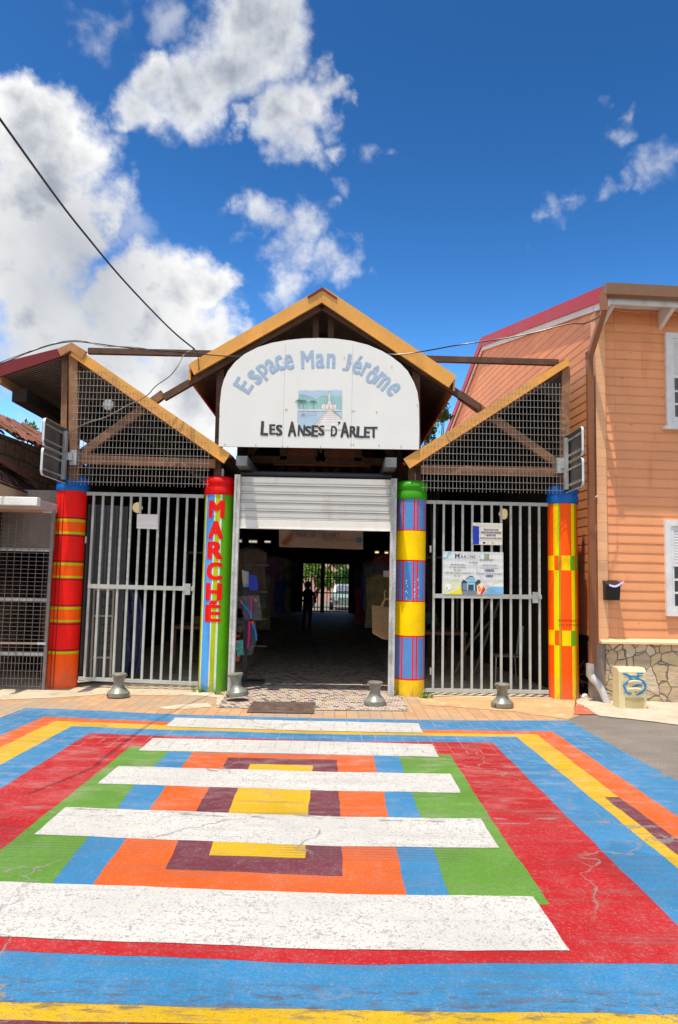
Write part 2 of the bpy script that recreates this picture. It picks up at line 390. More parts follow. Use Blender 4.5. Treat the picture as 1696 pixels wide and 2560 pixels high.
def mosaic():
    mt, t, bs, pos = newmat('mosaic_tiles')
    x, y, z = t.xyz(pos); S = .088
    row = t.math('FLOOR', t.math('DIVIDE', y, S)); sh = t.math('MULTIPLY', t.math('FRACT', t.math('MULTIPLY', row, .37)), 1.0)
    ux = t.math('ADD', t.math('DIVIDE', x, S), sh); uy = t.math('DIVIDE', y, S)
    wn = t.node('ShaderNodeTexWhiteNoise', noise_dimensions='3D'); t.l.new(t.comb(t.math('FLOOR', ux), t.math('FLOOR', uy), 0.0), wn.inputs['Vector'])
    cr = t.node('ShaderNodeValToRGB'); cr.color_ramp.interpolation = 'CONSTANT'; t.l.new(wn.outputs['Value'], cr.inputs[0])
    cols = [(0, (196, 176, 158)), (.22, (178, 140, 118)), (.38, (205, 188, 168)), (.52, (132, 96, 80)), (.64, (190, 150, 128)), (.76, (84, 74, 72)), (.85, (208, 190, 150)), (.93, (70, 74, 92))]
    cr.color_ramp.elements[0].position = 0; cr.color_ramp.elements[0].color = srgb(*cols[0][1], .6)+(1,); cr.color_ramp.elements[1].position = cols[1][0]; cr.color_ramp.elements[1].color = srgb(*cols[1][1], .6)+(1,)
    for p, c in cols[2:]:
        e = cr.color_ramp.elements.new(p); e.color = srgb(*c, .6)+(1,)
    fx = t.math('ABSOLUTE', t.math('SUBTRACT', t.math('FRACT', ux), .5)); fy = t.math('ABSOLUTE', t.math('SUBTRACT', t.math('FRACT', uy), .5))
    g = t.ramp(t.math('MAXIMUM', fx, fy), .41, .45)
    c = t.mix(g, cr.outputs[0], srgb(222, 212, 196, .74)); n = t.noise(pos, 30, 4, .6); k = t.ramp(n, .3, .7, .82, 1.15); c = t.mix(1.0, c, t.comb(k, k, k), 'MULTIPLY')
    t.l.new(c, bs.inputs['Base Color']); bs.inputs['Roughness'].default_value = .6; bump(t, bs, t.math('SUBTRACT', n, g), .3, .003); return mt
M['mosaic'] = mosaic()
def paintp(name, rgb, k=.8, rough=.45):
    mt = plain0(name, rgb, k, rough); t = NT(mt.node_tree); bs = t.n['Principled BSDF']; pos = t.node('ShaderNodeNewGeometry').outputs['Position']
    z = t.xyz(pos)[2]; nn = t.noise(t.mapping(pos, scale=(1, 1, .4)), 16, 5, .65)
    src = bs.inputs['Base Color'].links[0].from_socket
    f = t.math('MULTIPLY', t.ramp(z, .02, .38, 1, 0), t.ramp(nn, .38, .62, .1, .6))
    c = t.mix(f, src, (.22, .17, .12)); chips = t.ramp(t.noise(pos, 38, 4, .7), .71, .735, 0, .55); c = t.mix(chips, c, (.55, .5, .44)); t.l.new(c, bs.inputs['Base Color']); return mt
def plain0(name, rgb, k=.8, rough=.45): return plain(name, srgb(*rgb, k), max(rough, .3)+.12, var=.09, scale=4, bmp=.5, spec=.22, dirt=tuple(v*.6+.02 for v in srgb(*rgb)), dirtamt=.3)
M['red'] = paintp('pillar_red', (238, 22, 10), 1.0); M['orange'] = paintp('pillar_orange', (255, 88, 0), 1.0); M['lime'] = paintp('pillar_lime', (186, 205, 10), .85)
M['maroon'] = paintp('pillar_maroon', (150, 30, 40), .75); M['blue'] = paintp('pillar_blue', (80, 142, 205), .92); M['skyb'] = paintp('pillar_light_blue', (80, 165, 235), .92)
M['white'] = paintp('pillar_white', (240, 240, 236), .85); M['green'] = paintp('pillar_green', (92, 180, 22), .95); M['yellow'] = paintp('pillar_yellow', (255, 208, 0), 1.0)
M['capblue'] = paintp('cap_blue', (12, 105, 190), .85, .22); M['capred'] = paintp('cap_red', (228, 12, 12), 1.0, .25); M['capgreen'] = paintp('cap_green', (60, 165, 25), .85, .25)
M['ochre'] = plain('ochre_flashing', srgb(222, 160, 74, .95), .5, var=.1, scale=2.5, bmp=.1, dirt=srgb(150, 95, 50), dirtamt=.3)
M['maroonmetal'] = plain('maroon_flashing', srgb(138, 28, 38, .7), .45, var=.12, scale=3, bmp=.1)
M['wood'] = plain('dark_weathered_timber', (.105, .05, .028), .8, var=.35, scale=7, bmp=.6, stretch=(1, 1, 1), dirt=(.2, .12, .08), dirtamt=.5)
M['wood2'] = plain('brown_timber', (.26, .125, .06), .75, var=.3, scale=6, bmp=.5, dirt=(.1, .05, .03), dirtamt=.6)
M['woodorange'] = plain('orange_timber', (.42, .19, .075), .7, var=.2, scale=6, bmp=.4)
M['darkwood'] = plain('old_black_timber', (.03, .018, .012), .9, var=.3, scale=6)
def corrug():
    mt, t, bs, pos = newmat('corrugated_sheet')
    x, y, z = t.xyz(pos); w = t.math('SINE', t.math('MULTIPLY', y, 2*math.pi/.076)); n = t.noise(pos, 4, 5, .6)
    c = t.mix(t.ramp(n, .3, .7), (.19, .15, .12), (.27, .22, .17)); c = t.mix(t.ramp(w, -1, -.2, .45, 0), c, (.07, .05, .04))
    t.l.new(c, bs.inputs['Base Color']); bs.inputs['Roughness'].default_value = .6; bump(t, bs, w, .8, .02); return mt
M['corr'] = corrug(); M['corrdark'] = plain('shaded_sheet', (.035, .028, .022), .8, var=.3)  # dark sheet: the shade under the wing roofs is put into its colour
M['galv'] = plain('galvanised_steel', (.42, .42, .40), .45, .55, var=.22, scale=5, bmp=.15, dirt=(.2, .18, .16), dirtamt=.5)
M['guttermetal'] = plain('stained_zinc', (.17, .165, .155), .4, .5, var=.3, scale=7)
M['gatepaint'] = plain('grey_gate_paint', (.41, .43, .39), .55, .0, var=.14, scale=6, bmp=.2, dirt=(.25, .2, .16), dirtamt=.35)
M['wire'] = plain('zinc_wire', (.31, .28, .24), .5, .4, var=.2, scale=9)
M['wiredark'] = plain('old_wire', (.24, .21, .19), .6, .3, var=.2, scale=9)
M['rail'] = plain('weathered_steel_rail', (.48, .48, .45), .55, .0, var=.35, scale=3.5, bmp=.15, stretch=(1, 1, .7), dirt=(.2, .19, .2), dirtamt=.75)
M['shutter'] = plain('shutter_slats', (.56, .55, .50), .5, .1, var=.08, scale=3, bmp=.1, stretch=(.4, 1, 3), dirt=(.36, .32, .26), dirtamt=.4)
M['shutterbar'] = plain('shutter_bottom_bar', (.72, .70, .63), .5, var=.06, scale=5)
M['black'] = plain('black_plastic', (.012, .012, .014), .35, var=.2, scale=9)
M['darksteel'] = plain('dark_steel', (.05, .045, .04), .5, .3, var=.3, scale=8)
M['board'] = plain('white_sign_board', (.74, .745, .69), .42, var=.02, scale=2.5, bmp=.05, dirt=(.7, .67, .6), dirtamt=.15)
M['signedge'] = plain('sign_edge', (.35, .33, .30), .5)
M['blueletter'] = plain('grey_blue_lettering', srgb(160, 184, 206, .95), .5, var=.12, scale=25)
M['blackletter'] = plain('charcoal_lettering', (.045, .042, .04), .5, var=.1)
M['bollard'] = plain('bronze_grey_cast_iron', (.21, .215, .175), .36, .2, var=.28, scale=9, bmp=.35, dirt=(.1, .09, .075), dirtamt=.7, spec=.5)
M['iron'] = plain('cast_iron_cover', (.15, .10, .075), .6, .3, var=.35, scale=10, bmp=.6, dirt=(.28, .2, .15), dirtamt=.5)
BOARD0 = 1.17
def siding(name, col):
    mt, t, bs, pos = newmat(name)
    g = t.noise(t.mapping(pos, scale=(.4, .4, 12)), 9, 5, .7); b = t.noise(pos, 1.3, 5, .6); kn = t.ramp(t.noise(t.mapping(pos, scale=(1, 1, 1.3)), 7, 2, .5), .72, .76, 0, .5)
    k = t.math('ADD', t.ramp(b, .3, .7, .92, 1.08), t.ramp(g, .3, .7, -.05, .05)); c = t.mix(1.0, col, t.comb(k, k, k), 'MULTIPLY')
    st = t.ramp(t.noise(t.mapping(pos, scale=(3.2, 3.2, .5)), 1.8, 5, .6), .56, .72, 0, .4, True); c = t.mix(st, c, tuple(v*f for v, f in zip(col, (.85, .55, .35))))
    c = t.mix(kn, c, tuple(v*.5 for v in col))
    X = t.xyz(pos); br = t.node('ShaderNodeTexBrick'); t.l.new(t.comb(t.math('ADD', X[0], t.math('MULTIPLY', X[1], .7)), t.math('ADD', X[2], -BOARD0)), br.inputs['Vector'])
    br.inputs['Scale'].default_value = 1; br.inputs['Brick Width'].default_value = 2.3; br.inputs['Row Height'].default_value = .1365; br.offset = .37; br.offset_frequency = 3
    br.inputs['Mortar Size'].default_value = .0022; br.inputs['Mortar Smooth'].default_value = 0; br.inputs['Color1'].default_value = (.95, .94, .93, 1); br.inputs['Color2'].default_value = (1.1, 1.09, 1.07, 1); br.inputs['Mortar'].default_value = (.5, .42, .35, 1)
    c = t.mix(.8, c, br.outputs[0], 'MULTIPLY')
    t.l.new(c, bs.inputs['Base Color']); bs.inputs['Roughness'].default_value = .6; bump(t, bs, g, .25, .004); return mt
M['siding'] = siding('salmon_boards', (.78, .32, .135)); M['trim'] = siding('salmon_trim', (.78, .41, .20))
M['sill'] = siding('peach_sill_board', (.84, .55, .30))
M['pipe'] = plain('brown_downpipe', (.30, .115, .05), .4, var=.1, scale=4, stretch=(8, 8, .5)); M['gutter'] = plain('brown_gutter', (.23, .12, .06), .4, var=.08)
M['greypipe'] = plain('grey_plastic_pipe', (.50, .50, .49), .5, var=.12, dirt=(.3, .27, .24), dirtamt=.5)
M['redroof'] = plain('red_metal_roof', srgb(196, 38, 42, .85), .4, var=.1, scale=4); M['whitepaint'] = plain('white_painted_wood', (.72, .71, .69), .55, var=.08, dirt=(.45, .42, .38), dirtamt=.4)
M['cream'] = plain('cream_plastic', srgb(226, 212, 166, .84), .5, var=.06, dirt=(.4, .33, .2), dirtamt=.35)
M['graff'] = plain('blue_spray_paint', srgb(0, 130, 195, .85), .5, var=.15, scale=30)
M['glass'] = plain('dark_window_glass', (.01, .018, .03), .06, var=.1, spec=.8)
def crazy():
    mt, t, bs, pos = newmat('crazy_paving_stone')
    p = t.mapping(pos, scale=(1, .2, 1)); nz = t.node('ShaderNodeTexNoise'); t.l.new(p, nz.inputs['Vector']); nz.inputs['Scale'].default_value = 2
    sc = t.node('ShaderNodeVectorMath', operation='SCALE'); t.l.new(nz.outputs[1], sc.inputs[0]); sc.inputs[3].default_value = .34
    q = t.vmath('ADD', p, sc.outputs[0])
    v1 = t.node('ShaderNodeTexVoronoi', feature='F1', in_Scale=5.0); t.l.new(q, v1.inputs['Vector'])
    v2 = t.node('ShaderNodeTexVoronoi', feature='DISTANCE_TO_EDGE', in_Scale=5.0); t.l.new(q, v2.inputs['Vector'])
    cr = t.node('ShaderNodeValToRGB'); cr.color_ramp.interpolation = 'CONSTANT'; t.l.new(t.xyz(v1.outputs['Color'])[0], cr.inputs[0])
    cols = [(0, (206, 184, 158)), (.25, (200, 178, 148)), (.45, (214, 198, 178)), (.65, (188, 170, 152)), (.86, (208, 188, 152))]
    cr.color_ramp.elements[0].color = srgb(*cols[0][1], .75)+(1,); cr.color_ramp.elements[1].position = .25; cr.color_ramp.elements[1].color = srgb(*cols[1][1], .75)+(1,)
    for a, c in cols[2:]: cr.color_ramp.elements.new(a).color = srgb(*c, .75)+(1,)
    n = t.noise(t.mapping(pos, scale=(1, 1, 2.5)), 6, 6, .65); k = t.ramp(n, .3, .7, .95, 1.35)
    c = t.mix(1.0, cr.outputs[0], t.comb(k, t.math('MULTIPLY', k, .96), t.math('MULTIPLY', k, .86)), 'MULTIPLY'); g = t.ramp(v2.outputs['Distance'], .016, .03, 1, 0)
    c = t.mix(g, c, (.2, .165, .13)); t.l.new(c, bs.inputs['Base Color']); bs.inputs['Roughness'].default_value = .85
    bump(t, bs, t.math('SUBTRACT', n, t.math('MULTIPLY', g, 2.5)), .9, .03); return mt
M['crazy'] = crazy()
def blocks():
    mt, t, bs, pos = newmat('old_stone_blocks')
    x, y, z = t.xyz(pos); br = t.node('ShaderNodeTexBrick'); nz = t.noise(pos, 3, 4, .6)
    t.l.new(t.comb(t.math('ADD', y, t.math('MULTIPLY', nz, .08)), t.math('ADD', z, t.math('MULTIPLY', nz, .1))), br.inputs['Vector']); br.inputs['Scale'].default_value = 1
    br.inputs['Brick Width'].default_value = .36; br.inputs['Row Height'].default_value = .24; br.inputs['Mortar Size'].default_value = .018; br.inputs['Mortar Smooth'].default_value = .4
    br.inputs['Color1'].default_value = (.46, .30, .21, 1); br.inputs['Color2'].default_value = (.36, .24, .17, 1); br.inputs['Mortar'].default_value = (.2, .15, .11, 1)
    n = t.noise(pos, 14, 5, .65); k = t.ramp(n, .3, .7, .65, 1.25); c = t.mix(1.0, br.outputs[0], t.comb(k, k, k), 'MULTIPLY')
    t.l.new(c, bs.inputs['Base Color']); bs.inputs['Roughness'].default_value = .9; bump(t, bs, t.math('SUBTRACT', n, br.outputs['Fac']), .7, .03); return mt
M['blocks'] = blocks()
M['terra'] = plain('terracotta_tiles', (.22, .085, .05), .85, var=.45, scale=9, bmp=.5, dirt=(.14, .07, .05), dirtamt=.6)
M['darktile'] = plain('dark_roof_tiles', (.085, .045, .04), .7, var=.3, scale=9); M['pinktile'] = plain('pink_roof_tiles', (.42, .2, .14), .7, var=.25, scale=9)
M['plaster'] = plain('white_plaster', (.84, .83, .77), .85, var=.1, scale=4, bmp=.7, dirt=(.42, .38, .32), dirtamt=.5); M['plastershade'] = plain('shaded_plaster', (.50, .38, .34), .85, var=.1, scale=4)  # mauve copy: shade on the white canopy slab is put into its colour
M['greywall'] = plain('grey_render', (.30, .25, .21), .9, var=.2, scale=3, bmp=.5)
M['leaf'] = plain('leaves', (.07, .17, .03), .55, var=.5, scale=4, bmp=.1); M['leaf2'] = plain('bright_leaves', (.14, .26, .035), .55, var=.4, scale=4, bmp=.1)
M['bark'] = plain('bark', (.12, .08, .055), .9, var=.3, scale=12, bmp=.6)

Y0 = 10.85      # depth of the pillar centres

# ------------------------------------------------------------------ ground
def gpoly(pts, z, amp=.022):
    out = []; rnd = random.Random(len(pts)*7+int(pts[0][0]))
    for i, p in enumerate(pts):
        a = G(*p, z); b = G(*pts[(i+1) % len(pts)], z); L = (b-a).length; n = max(1, min(80, int(L/.05))); d = (b-a).normalized(); sd = Vector((-d.y, d.x, 0)); ph = rnd.random()*9
        for k in range(n): w = 0 if k == 0 else amp*(.5*math.sin(ph+9*L*k/n)+.35*math.sin(ph*2+23*L*k/n)+rnd.uniform(-.45, .45)); out.append(a.lerp(b, k/n)+sd*w)
    return out
mb = MB(); mb.poly([(-400, -60, -.004), (400, -60, -.004), (400, 500, -.004), (-400, 500, -.004)])
struct(mb.build('ground', M['asphalt']))
mb = MB()                                              # block paved strip between road and hall
mb.poly([Vector((-9, 7.12, .000)), Vector((2.4, 7.12, .0)), Vector((2.7, 8.5, 0)), G(1421, 1801), G(1452, 1786), G(1440, 1755), Vector((3.6, 11.6, 0)), Vector((-9, 11.6, 0))])
struct(mb.build('pavement', M['pavers']))
mb = MB(); mb.poly(gpoly([(-700, 1690), (-300, 1745), (0, 1750), (85, 1746), (170, 1742), (262, 1736), (360, 1738), (500, 1739), (560, 1745), (555, 1700), (540, 1690), (0, 1680), (-700, 1660)], .004))
struct(mb.build('concrete_apron', M['concrete']))
mb = MB(); mb.poly(gpoly([(398, 1768), (440, 1762), (520, 1757), (532, 1766), (470, 1772), (415, 1773)], .004))
struct(mb.build('cement_patch', M['concrete']))
mb = MB(); mb.poly(gpoly([(540, 1742), (575, 1738), (620, 1745), (618, 1752), (600, 1772), (545, 1768)], .003)); struct(mb.build('cement_patch', M['concrete']))
mb = MB()
mb.poly([G(542, 1768, .008), G(784, 1774.5, .008), G(1023, 1777, .008), G(1009, 1748, .008), Vector((.95, 10.9, .008)), Vector((.95, 38.6, .008)), Vector((-1.62, 38.6, .008)), Vector((-1.62, 10.9, .008)), G(560, 1745, .008)])
struct(mb.build('mosaic_path', M['mosaic']))
for nm, x0, x1 in (('hall_floor', -4.3, -1.62), ('hall_floor', .95, 3.6)):
    mb = MB(); mb.poly([(x0, 10.72, .006), (x1, 10.72, .006), (x1, 38.6, .006), (x0, 38.6, .006)]); struct(mb.build(nm, M['concrete']))
mb = MB(); mb.poly(gpoly([(1040, 1744), (1176, 1741), (1440, 1749), (1436, 1787), (1420, 1798), (1330, 1786), (1290, 1779), (1176, 1770), (1060, 1762)], .004))
struct(mb.build('sandstone_apron', M['sandstone']))
mb = MB(); mb.poly(gpoly([(1438, 1753), (1495, 1786), (1434, 1785.5)], .0065)); struct(mb.build('red_tile_wedge', M['redterra']))
mb = MB(); mb.poly(gpoly([(1436, 1740), (1500, 1735), (1560, 1750), (1900, 1765), (1900, 1822), (1696, 1812), (1600, 1800), (1500, 1789), (1470, 1772), (1440, 1755)], .0052))
struct(mb.build('dusty_concrete_strip', M['concrete_dusty']))
# painted carpet on the road, each colour a sheet over the last
mk = MB(); MM = ['pblue', 'porange', 'pyellow', 'ppurple', 'pred', 'pgreen', 'pwhite']; Z = [0.003]
def lay(col, pts, step=.0004, z=None):
    if z is None: z = Z[0] = Z[0]+step
    out = []
    for i, p in enumerate(pts):      # hand-painted edges are never quite straight
        q = pts[(i+1) % len(pts)]; a = G(*p, z); b = G(*q, z); L = (b-a).length; n = max(1, min(60, int(L/.09)))
        d = (b-a).normalized(); s = Vector((-d.y, d.x, 0)); ph = random.random()*9
        for k in range(n):
            t = k/n; w = .0035*(math.sin(ph+7*t*L)+.6*math.sin(2.3*ph+19*t*L)) if 0 < k else 0
            out.append(a.lerp(b, t)+s*w)
    mk.poly(out, MM.index(col))
lay('pblue', [(64, 1769.5), (260, 1777), (392, 1784), (784, 1795.5), (1176, 1801), (1421, 1801), (1488, 1839), (1696, 1954), (2300, 2290), (2700, 3600), (-1500, 3600), (-900, 2000), (0, 1794)])
lay('porange', [(110, 1792), (392, 1803), (784, 1816), (1056, 1824), (1176, 1825), (1382, 1829), (1696, 2042), (2300, 2452), (2500, 3400), (-1400, 3400), (-600, 2060), (0, 1839.5)])
lay('pyellow', [(139, 1802), (392, 1812), (784, 1827), (1059, 1832), (1342, 1835.5), (1546.8, 1992.6), (1600, 2034), (1800, 2187), (2100, 2500), (2100, 3000), (-1300, 2700), (-1000, 2300), (0, 1868.7)])
lay('ppurple', [(1511.6, 1992.6), (1546.8, 1992.6), (1696, 2098.6), (2000, 2320), (2000, 2440), (1696, 2138)])
lay('pblue', [(179, 1815.5), (392, 1823), (784, 1834.5), (1176, 1840.5), (1291.5, 1841.7), (1696, 2171.6), (2050, 2460), (2150, 2549), (1696, 2535.6), (848, 2525), (0, 2504), (-1200, 2470), (-900, 2300), (0, 1912.5)])
lay('ppurple', [(-1300, 2512), (0, 2549), (216, 2554.5), (500, 2559), (848, 2563), (848, 2700), (-1300, 2700)])
lay('pred', [(224.4, 1833), (392, 1839), (848, 1853), (1231, 1855.8), (1696, 2315), (1800, 2412), (1696, 2410), (1448, 2407.5), (848, 2411), (0, 2376), (-900, 2345), (-760, 2300), (0, 1971.5)])
lay('pgreen', [(327, 1866), (848, 1880), (1126.5, 1886.6), (1226.6, 2046), (1375.3, 2260.8), (848, 2255), (-180, 2225), (-126, 2225), (0, 2125.6), (227, 1946)][:6]+[(-126, 2225), (0, 2125.6), (227, 1946)])
lay('pblue', [(422, 1879.6), (700, 1884), (998.4, 1890.4), (1029, 1981), (1054, 2043.4), (1082, 2117.5), (1123.8, 2238), (1126, 2245), (848, 2243), (125, 2215), (129.8, 2208.4), (219, 2096), (292, 2023.4), (335.3, 1965)])
lay('porange', [(481.3, 1881), (700, 1885.5), (934.5, 1889.3), (941.6, 1931.5), (958.9, 1980), (972.4, 2043.4), (990.2, 2117.5), (1016.7, 2235.4), (1018, 2242), (848, 2240), (226, 2218), (232.6, 2211), (313.7, 2098.6), (373, 2025.6), (413.7, 1966), (454.3, 1919)])
lay('ppurple', [(570.6, 1893.6), (843.7, 1899), (850, 2018), (857, 2190.5), (413.7, 2173), (444.6, 2104.5), (489.4, 2031), (521.9, 1971.5), (556, 1922.8)])
lay('pyellow', [(626.3, 1909.8), (783, 1913.6), (776.6, 1977), (770.7, 2041.8), (764, 2116), (763.7, 2145), (523, 2138), (532.7, 2106.7), (570.6, 2034), (595, 1973), (620.9, 1924)])
zz = Z[0]+.0008
for pts in ([(438, 1794), (784, 1802.5), (1046.5, 1808), (1059, 1832), (784, 1827), (414.5, 1816)],
            [(382.9, 1845), (848, 1854), (1080.6, 1860.6), (1098.4, 1892), (848, 1886.6), (347, 1875.8)],
            [(296.4, 1915), (848, 1929.9), (1126.5, 1934), (1152.5, 1981.8), (848, 1977), (245, 1958.5)],
            [(165, 2017.5), (848, 2041.8), (1202, 2046), (1249, 2119), (848, 2116), (85, 2085.6)],
            [(-120, 2198), (0, 2203), (848, 2234.5), (1332, 2240.8), (1425.6, 2376), (848, 2374), (0, 2341), (-340, 2325)]):
    lay('pwhite', pts, z=zz)
struct(mk.build('road_markings', [M[k] for k in MM]))

# ------------------------------------------------------------------ market hall
hall = thing('market_hall', 'open timber market hall with zigzag gables, painted pillars, steel gates and half raised roller shutter', 'market hall', (-.3, Y0, 0))
def cylinder(parent, cx, name, rad, ztop, angles, zs, colf, mats):
    """pillar whose faces follow the painted pattern: angles are fractions -1..1 across its front"""
    root = parent
    A = sorted(set([-180.0] + [math.degrees(math.asin(max(-1, min(1, a)))) for a in angles] + [180.0]))
    full = [A[0]]
    for a in A[1:]:
        n = max(1, int((a-full[-1])/7)); b = full[-1]
        for k in range(1, n+1): full.append(b+(a-b)*k/n)
    zl = sorted(set(zs)); mb = MB()
    for i in range(len(full)-1):
        for j in range(len(zl)-1):
            am = (full[i]+full[i+1])/2; zm = (zl[j]+zl[j+1])/2
            fr = math.sin(R(am)) if abs(am) < 90 else (2 if am > 0 else -2)
            q = []
            for a, z in ((full[i], zl[j]), (full[i+1], zl[j]), (full[i+1], zl[j+1]), (full[i], zl[j+1])):
                q.append(Vector((cx+rad*math.sin(R(a)), Y0-rad*math.cos(R(a)), z)))
            mb.add(q, [(0, 1, 2, 3)], colf(fr, zm))
    o = mb.build(name, mats, root)
    bm = bmesh.new(); bm.from_mesh(o.data); bmesh.ops.remove_doubles(bm, verts=bm.verts, dist=1e-5); bm.to_mesh(o.data); bm.free()
    for p in o.data.polygons: p.use_smooth = True
    return o
def cap(parent, cx, zb, zt, mat, rad=.213):
    h = zt-zb; mb = MB()
    prof = [(rad+.004, 0), (rad+.012, .005), (rad+.018, h*.12), (rad+.014, h*.38), (rad+.004, h*.46), (rad+.006, h*.5), (rad+.022, h*.58), (rad+.026, h*.7), (rad+.018, h*.82), (rad, h*.9), (rad-.02, h*.95), (rad*.7, h), (.03, h+.012)]
    mb.lathe((cx, Y0, zb), prof, 40); mb.build('pillar_cap', mat, parent, smooth=True)
PIL = []
YF = Y0-.21
def zpx(x, y): return PY(x, y, YF).z
def cxpx(x0, x1, y): return (PY(x0, y, Y0).x+PY(x1, y, Y0).x)/2
# left: red and orange plaid
cx = cxpx(139.5, 212, 1340); P0 = cx
hz = {k: zpx(170, k) for k in (1292, 1295, 1297, 1303.4, 1329, 1334.7, 1337, 1340.5, 1401, 1404, 1407, 1413, 1439.7, 1445, 1448, 1451, 1512, 1515, 1517.8, 1524, 1550.6, 1556, 1559.5, 1563, 1624, 1627.5, 1629.8, 1635.7, 1225)}
def c0(fr, z):
    if -.51 < fr < -.44 or -.235 < fr < -.16: return 3
    y = lambda a, b: hz[b] < z < hz[a]
    for a, b in ((1297, 1303.4), (1329, 1334.7), (1407, 1413), (1439.7, 1445), (1517.8, 1524), (1550.6, 1556), (1629.8, 1635.7)):
        if y(a, b): return 2
    for a, b in ((1303.4, 1329), (1413, 1439.7), (1524, 1550.6)):
        if y(a, b): return 1
    for a, b in ((1292, 1295), (1337, 1340.5), (1401, 1404), (1448, 1451), (1512, 1515), (1559.5, 1563), (1624, 1627.5)):
        if y(a, b): return 3
    return 1 if z < hz[1635.7] else 0
o = cylinder(hall, cx, 'pillar', .213, 3, [-.51, -.44, -.235, -.16], [-.01, hz[1225]+.02]+list(hz.values()), c0, [M['red'], M['orange'], M['lime'], M['maroon']])
cap(o, cx, zpx(170, 1226), zpx(185, 1186), M['capblue'])
# second: striped with the word
cx = cxpx(506, 584, 1380); P1 = cx
def c1(fr, z):
    for lim, c in ((-.81, 2), (-.735, 1), (-.175, 0), (-.1, 1), (.21, 2), (.335, 1)):
        if fr < lim: return c
    return 3
o1 = cylinder(hall, cx, 'pillar', .213, 3, [-.81, -.735, -.175, -.1, .21, .335], [-.01, 1, 2, zpx(545, 1230)], lambda f, z: (3 if abs(f) > 1 else c1(f, z)), [M['skyb'], M['white'], M['lime'], M['green']])
cap(o1, cx, zpx(545, 1236), zpx(545, 1188), M['capred'])
def wrap_text(mb, s, cx, rad, z0, z1, half, mi=0, bold=.03, shift=0.0, spacing=1.0):
    vs, fs = text_mb(s, bold, 0, spacing); x0, y0, x1, y1 = bbox2(vs)
    bm = bmesh.new(); bv = [bm.verts.new((v.x, v.y, v.z)) for v in vs]
    for f in fs:
        try: bm.faces.new([bv[i] for i in f])
        except Exception: pass
    for k in range(1, 24):
        bmesh.ops.bisect_plane(bm, geom=bm.verts[:]+bm.edges[:]+bm.faces[:], plane_co=(x0+(x1-x0)*k/24, 0, 0), plane_no=(1, 0, 0))
    bm.verts.ensure_lookup_table()
    out = []
    for v in bm.verts:
        u = (v.co.x-x0)/(x1-x0)*2-1; w = (v.co.y-y0)/(y1-y0); a = u*half+shift
        rr = rad+v.co.z; out.append(Vector((cx+rr*math.sin(a), Y0-rr*math.cos(a), z0+(z1-z0)*w)))
    mb.add(out, [[v.index for v in f.verts] for f in bm.faces], mi); bm.free()
mb = MB()
for ch, a, b in (('M', 262, 378), ('A', 398, 515), ('R', 532, 648), ('C', 668, 785), ('H', 803, 920), ('É', 918, 1058)):
    wrap_text(mb, ch, P1, .2165, zpx(545, 1150+b/2.613), zpx(545, 1150+a/2.613), R(33 if ch != 'A' else 31), bold=.055, shift=R(-2))
mb.build('lettering', M['red'], o1)
# third: blue, red lines, yellow bands
cx = cxpx(992.5, 1063.5, 1380); P2 = cx
by = [1247.6, 1323.5, 1326.5, 1399.5, 1403.4, 1501.3, 1505, 1589.5, 1593.5, 1697, 1701.5]; bz = [zpx(1028, y) for y in by]
def c2(fr, z):
    for a in (1, 3, 5, 7, 9):
        if bz[a] > z > bz[a+1]: return 2
    if bz[2] > z > bz[3] or bz[6] > z > bz[7] or z < bz[10]: return 1
    for a, b in ((-.87, -.82), (-.66, -.56), (.04, .155), (.29, .405), (.84, .9)):
        if a < fr < b: return 2
    return 0
o = cylinder(hall, cx, 'pillar', .213, 3, [-.87, -.82, -.66, -.56, .04, .155, .29, .405, .84, .9], [-.01, zpx(1028, 1243)]+bz, c2, [M['blue'], M['yellow'], M['red']])
cap(o, cx, zpx(1028, 1247), zpx(1028, 1199), M['capgreen'])
mb = MB()
for i in range(16):
    x = 1012+random.choice([0, 0, 2, 20, 22, 30])+random.random()*3; y = 1449+i*3.3; a = (x-1028)/37.
    a = math.asin(max(-.95, min(.95, a))); zc = zpx(1028, y); h = .006+random.random()*.012; w = .01+random.random()*.015
    q = [(cx+.2155*math.sin(a+s*w*2), Y0-.2155*math.cos(a+s*w*2), zc+t*h) for s, t in ((-1, -1), (1, -.7), (1, 1), (-.6, .8))]; mb.poly(q)
mb.build('paint_chips', M['white'], o)
# fourth: orange, yellow and green checks
cx = cxpx(1371, 1445, 1500); P3 = cx
b3 = [zpx(1408, y) for y in (1389, 1425.7, 1576.5, 1614.6)]
def c3(fr, z):
    band = b3[0] > z > b3[1] or b3[2] > z > b3[3]
    if abs(fr) > 1: return 0
    if band:
        for lim, c in ((-.77, 1), (-.53, 0), (-.45, 2), (-.36, 0), (.22, 1), (.56, 2), (.7, 0)):
            if fr < lim: return c
        return 2
    for lim, c in ((-.8, 0), (-.53, 1), (-.45, 2), (.3, 0), (.56, 1), (.67, 2)):
        if fr < lim: return c
    return 0
o = cylinder(hall, cx, 'pillar', .213, 3, [-.8, -.77, -.53, -.45, -.36, .22, .3, .56, .67, .7], [-.01, zpx(1408, 1254)]+b3, c3, [M['orange'], M['yellow'], M['green']])
cap(o, cx, zpx(1408, 1258), zpx(1408, 1209), M['capblue'])
mb = MB()
wrap_text(mb, 'EN PARTENARIAT AVEC', cx, .2155, zpx(1408, 1554), zpx(1408, 1548.5), R(57), bold=-.005, shift=R(23))
wrap_text(mb, "L'OTI SUD MARTINIQUE", cx, .2155, zpx(1408, 1566), zpx(1408, 1559.5), R(57), bold=-.005, shift=R(23))
mb.build('lettering', M['maroon'], o)

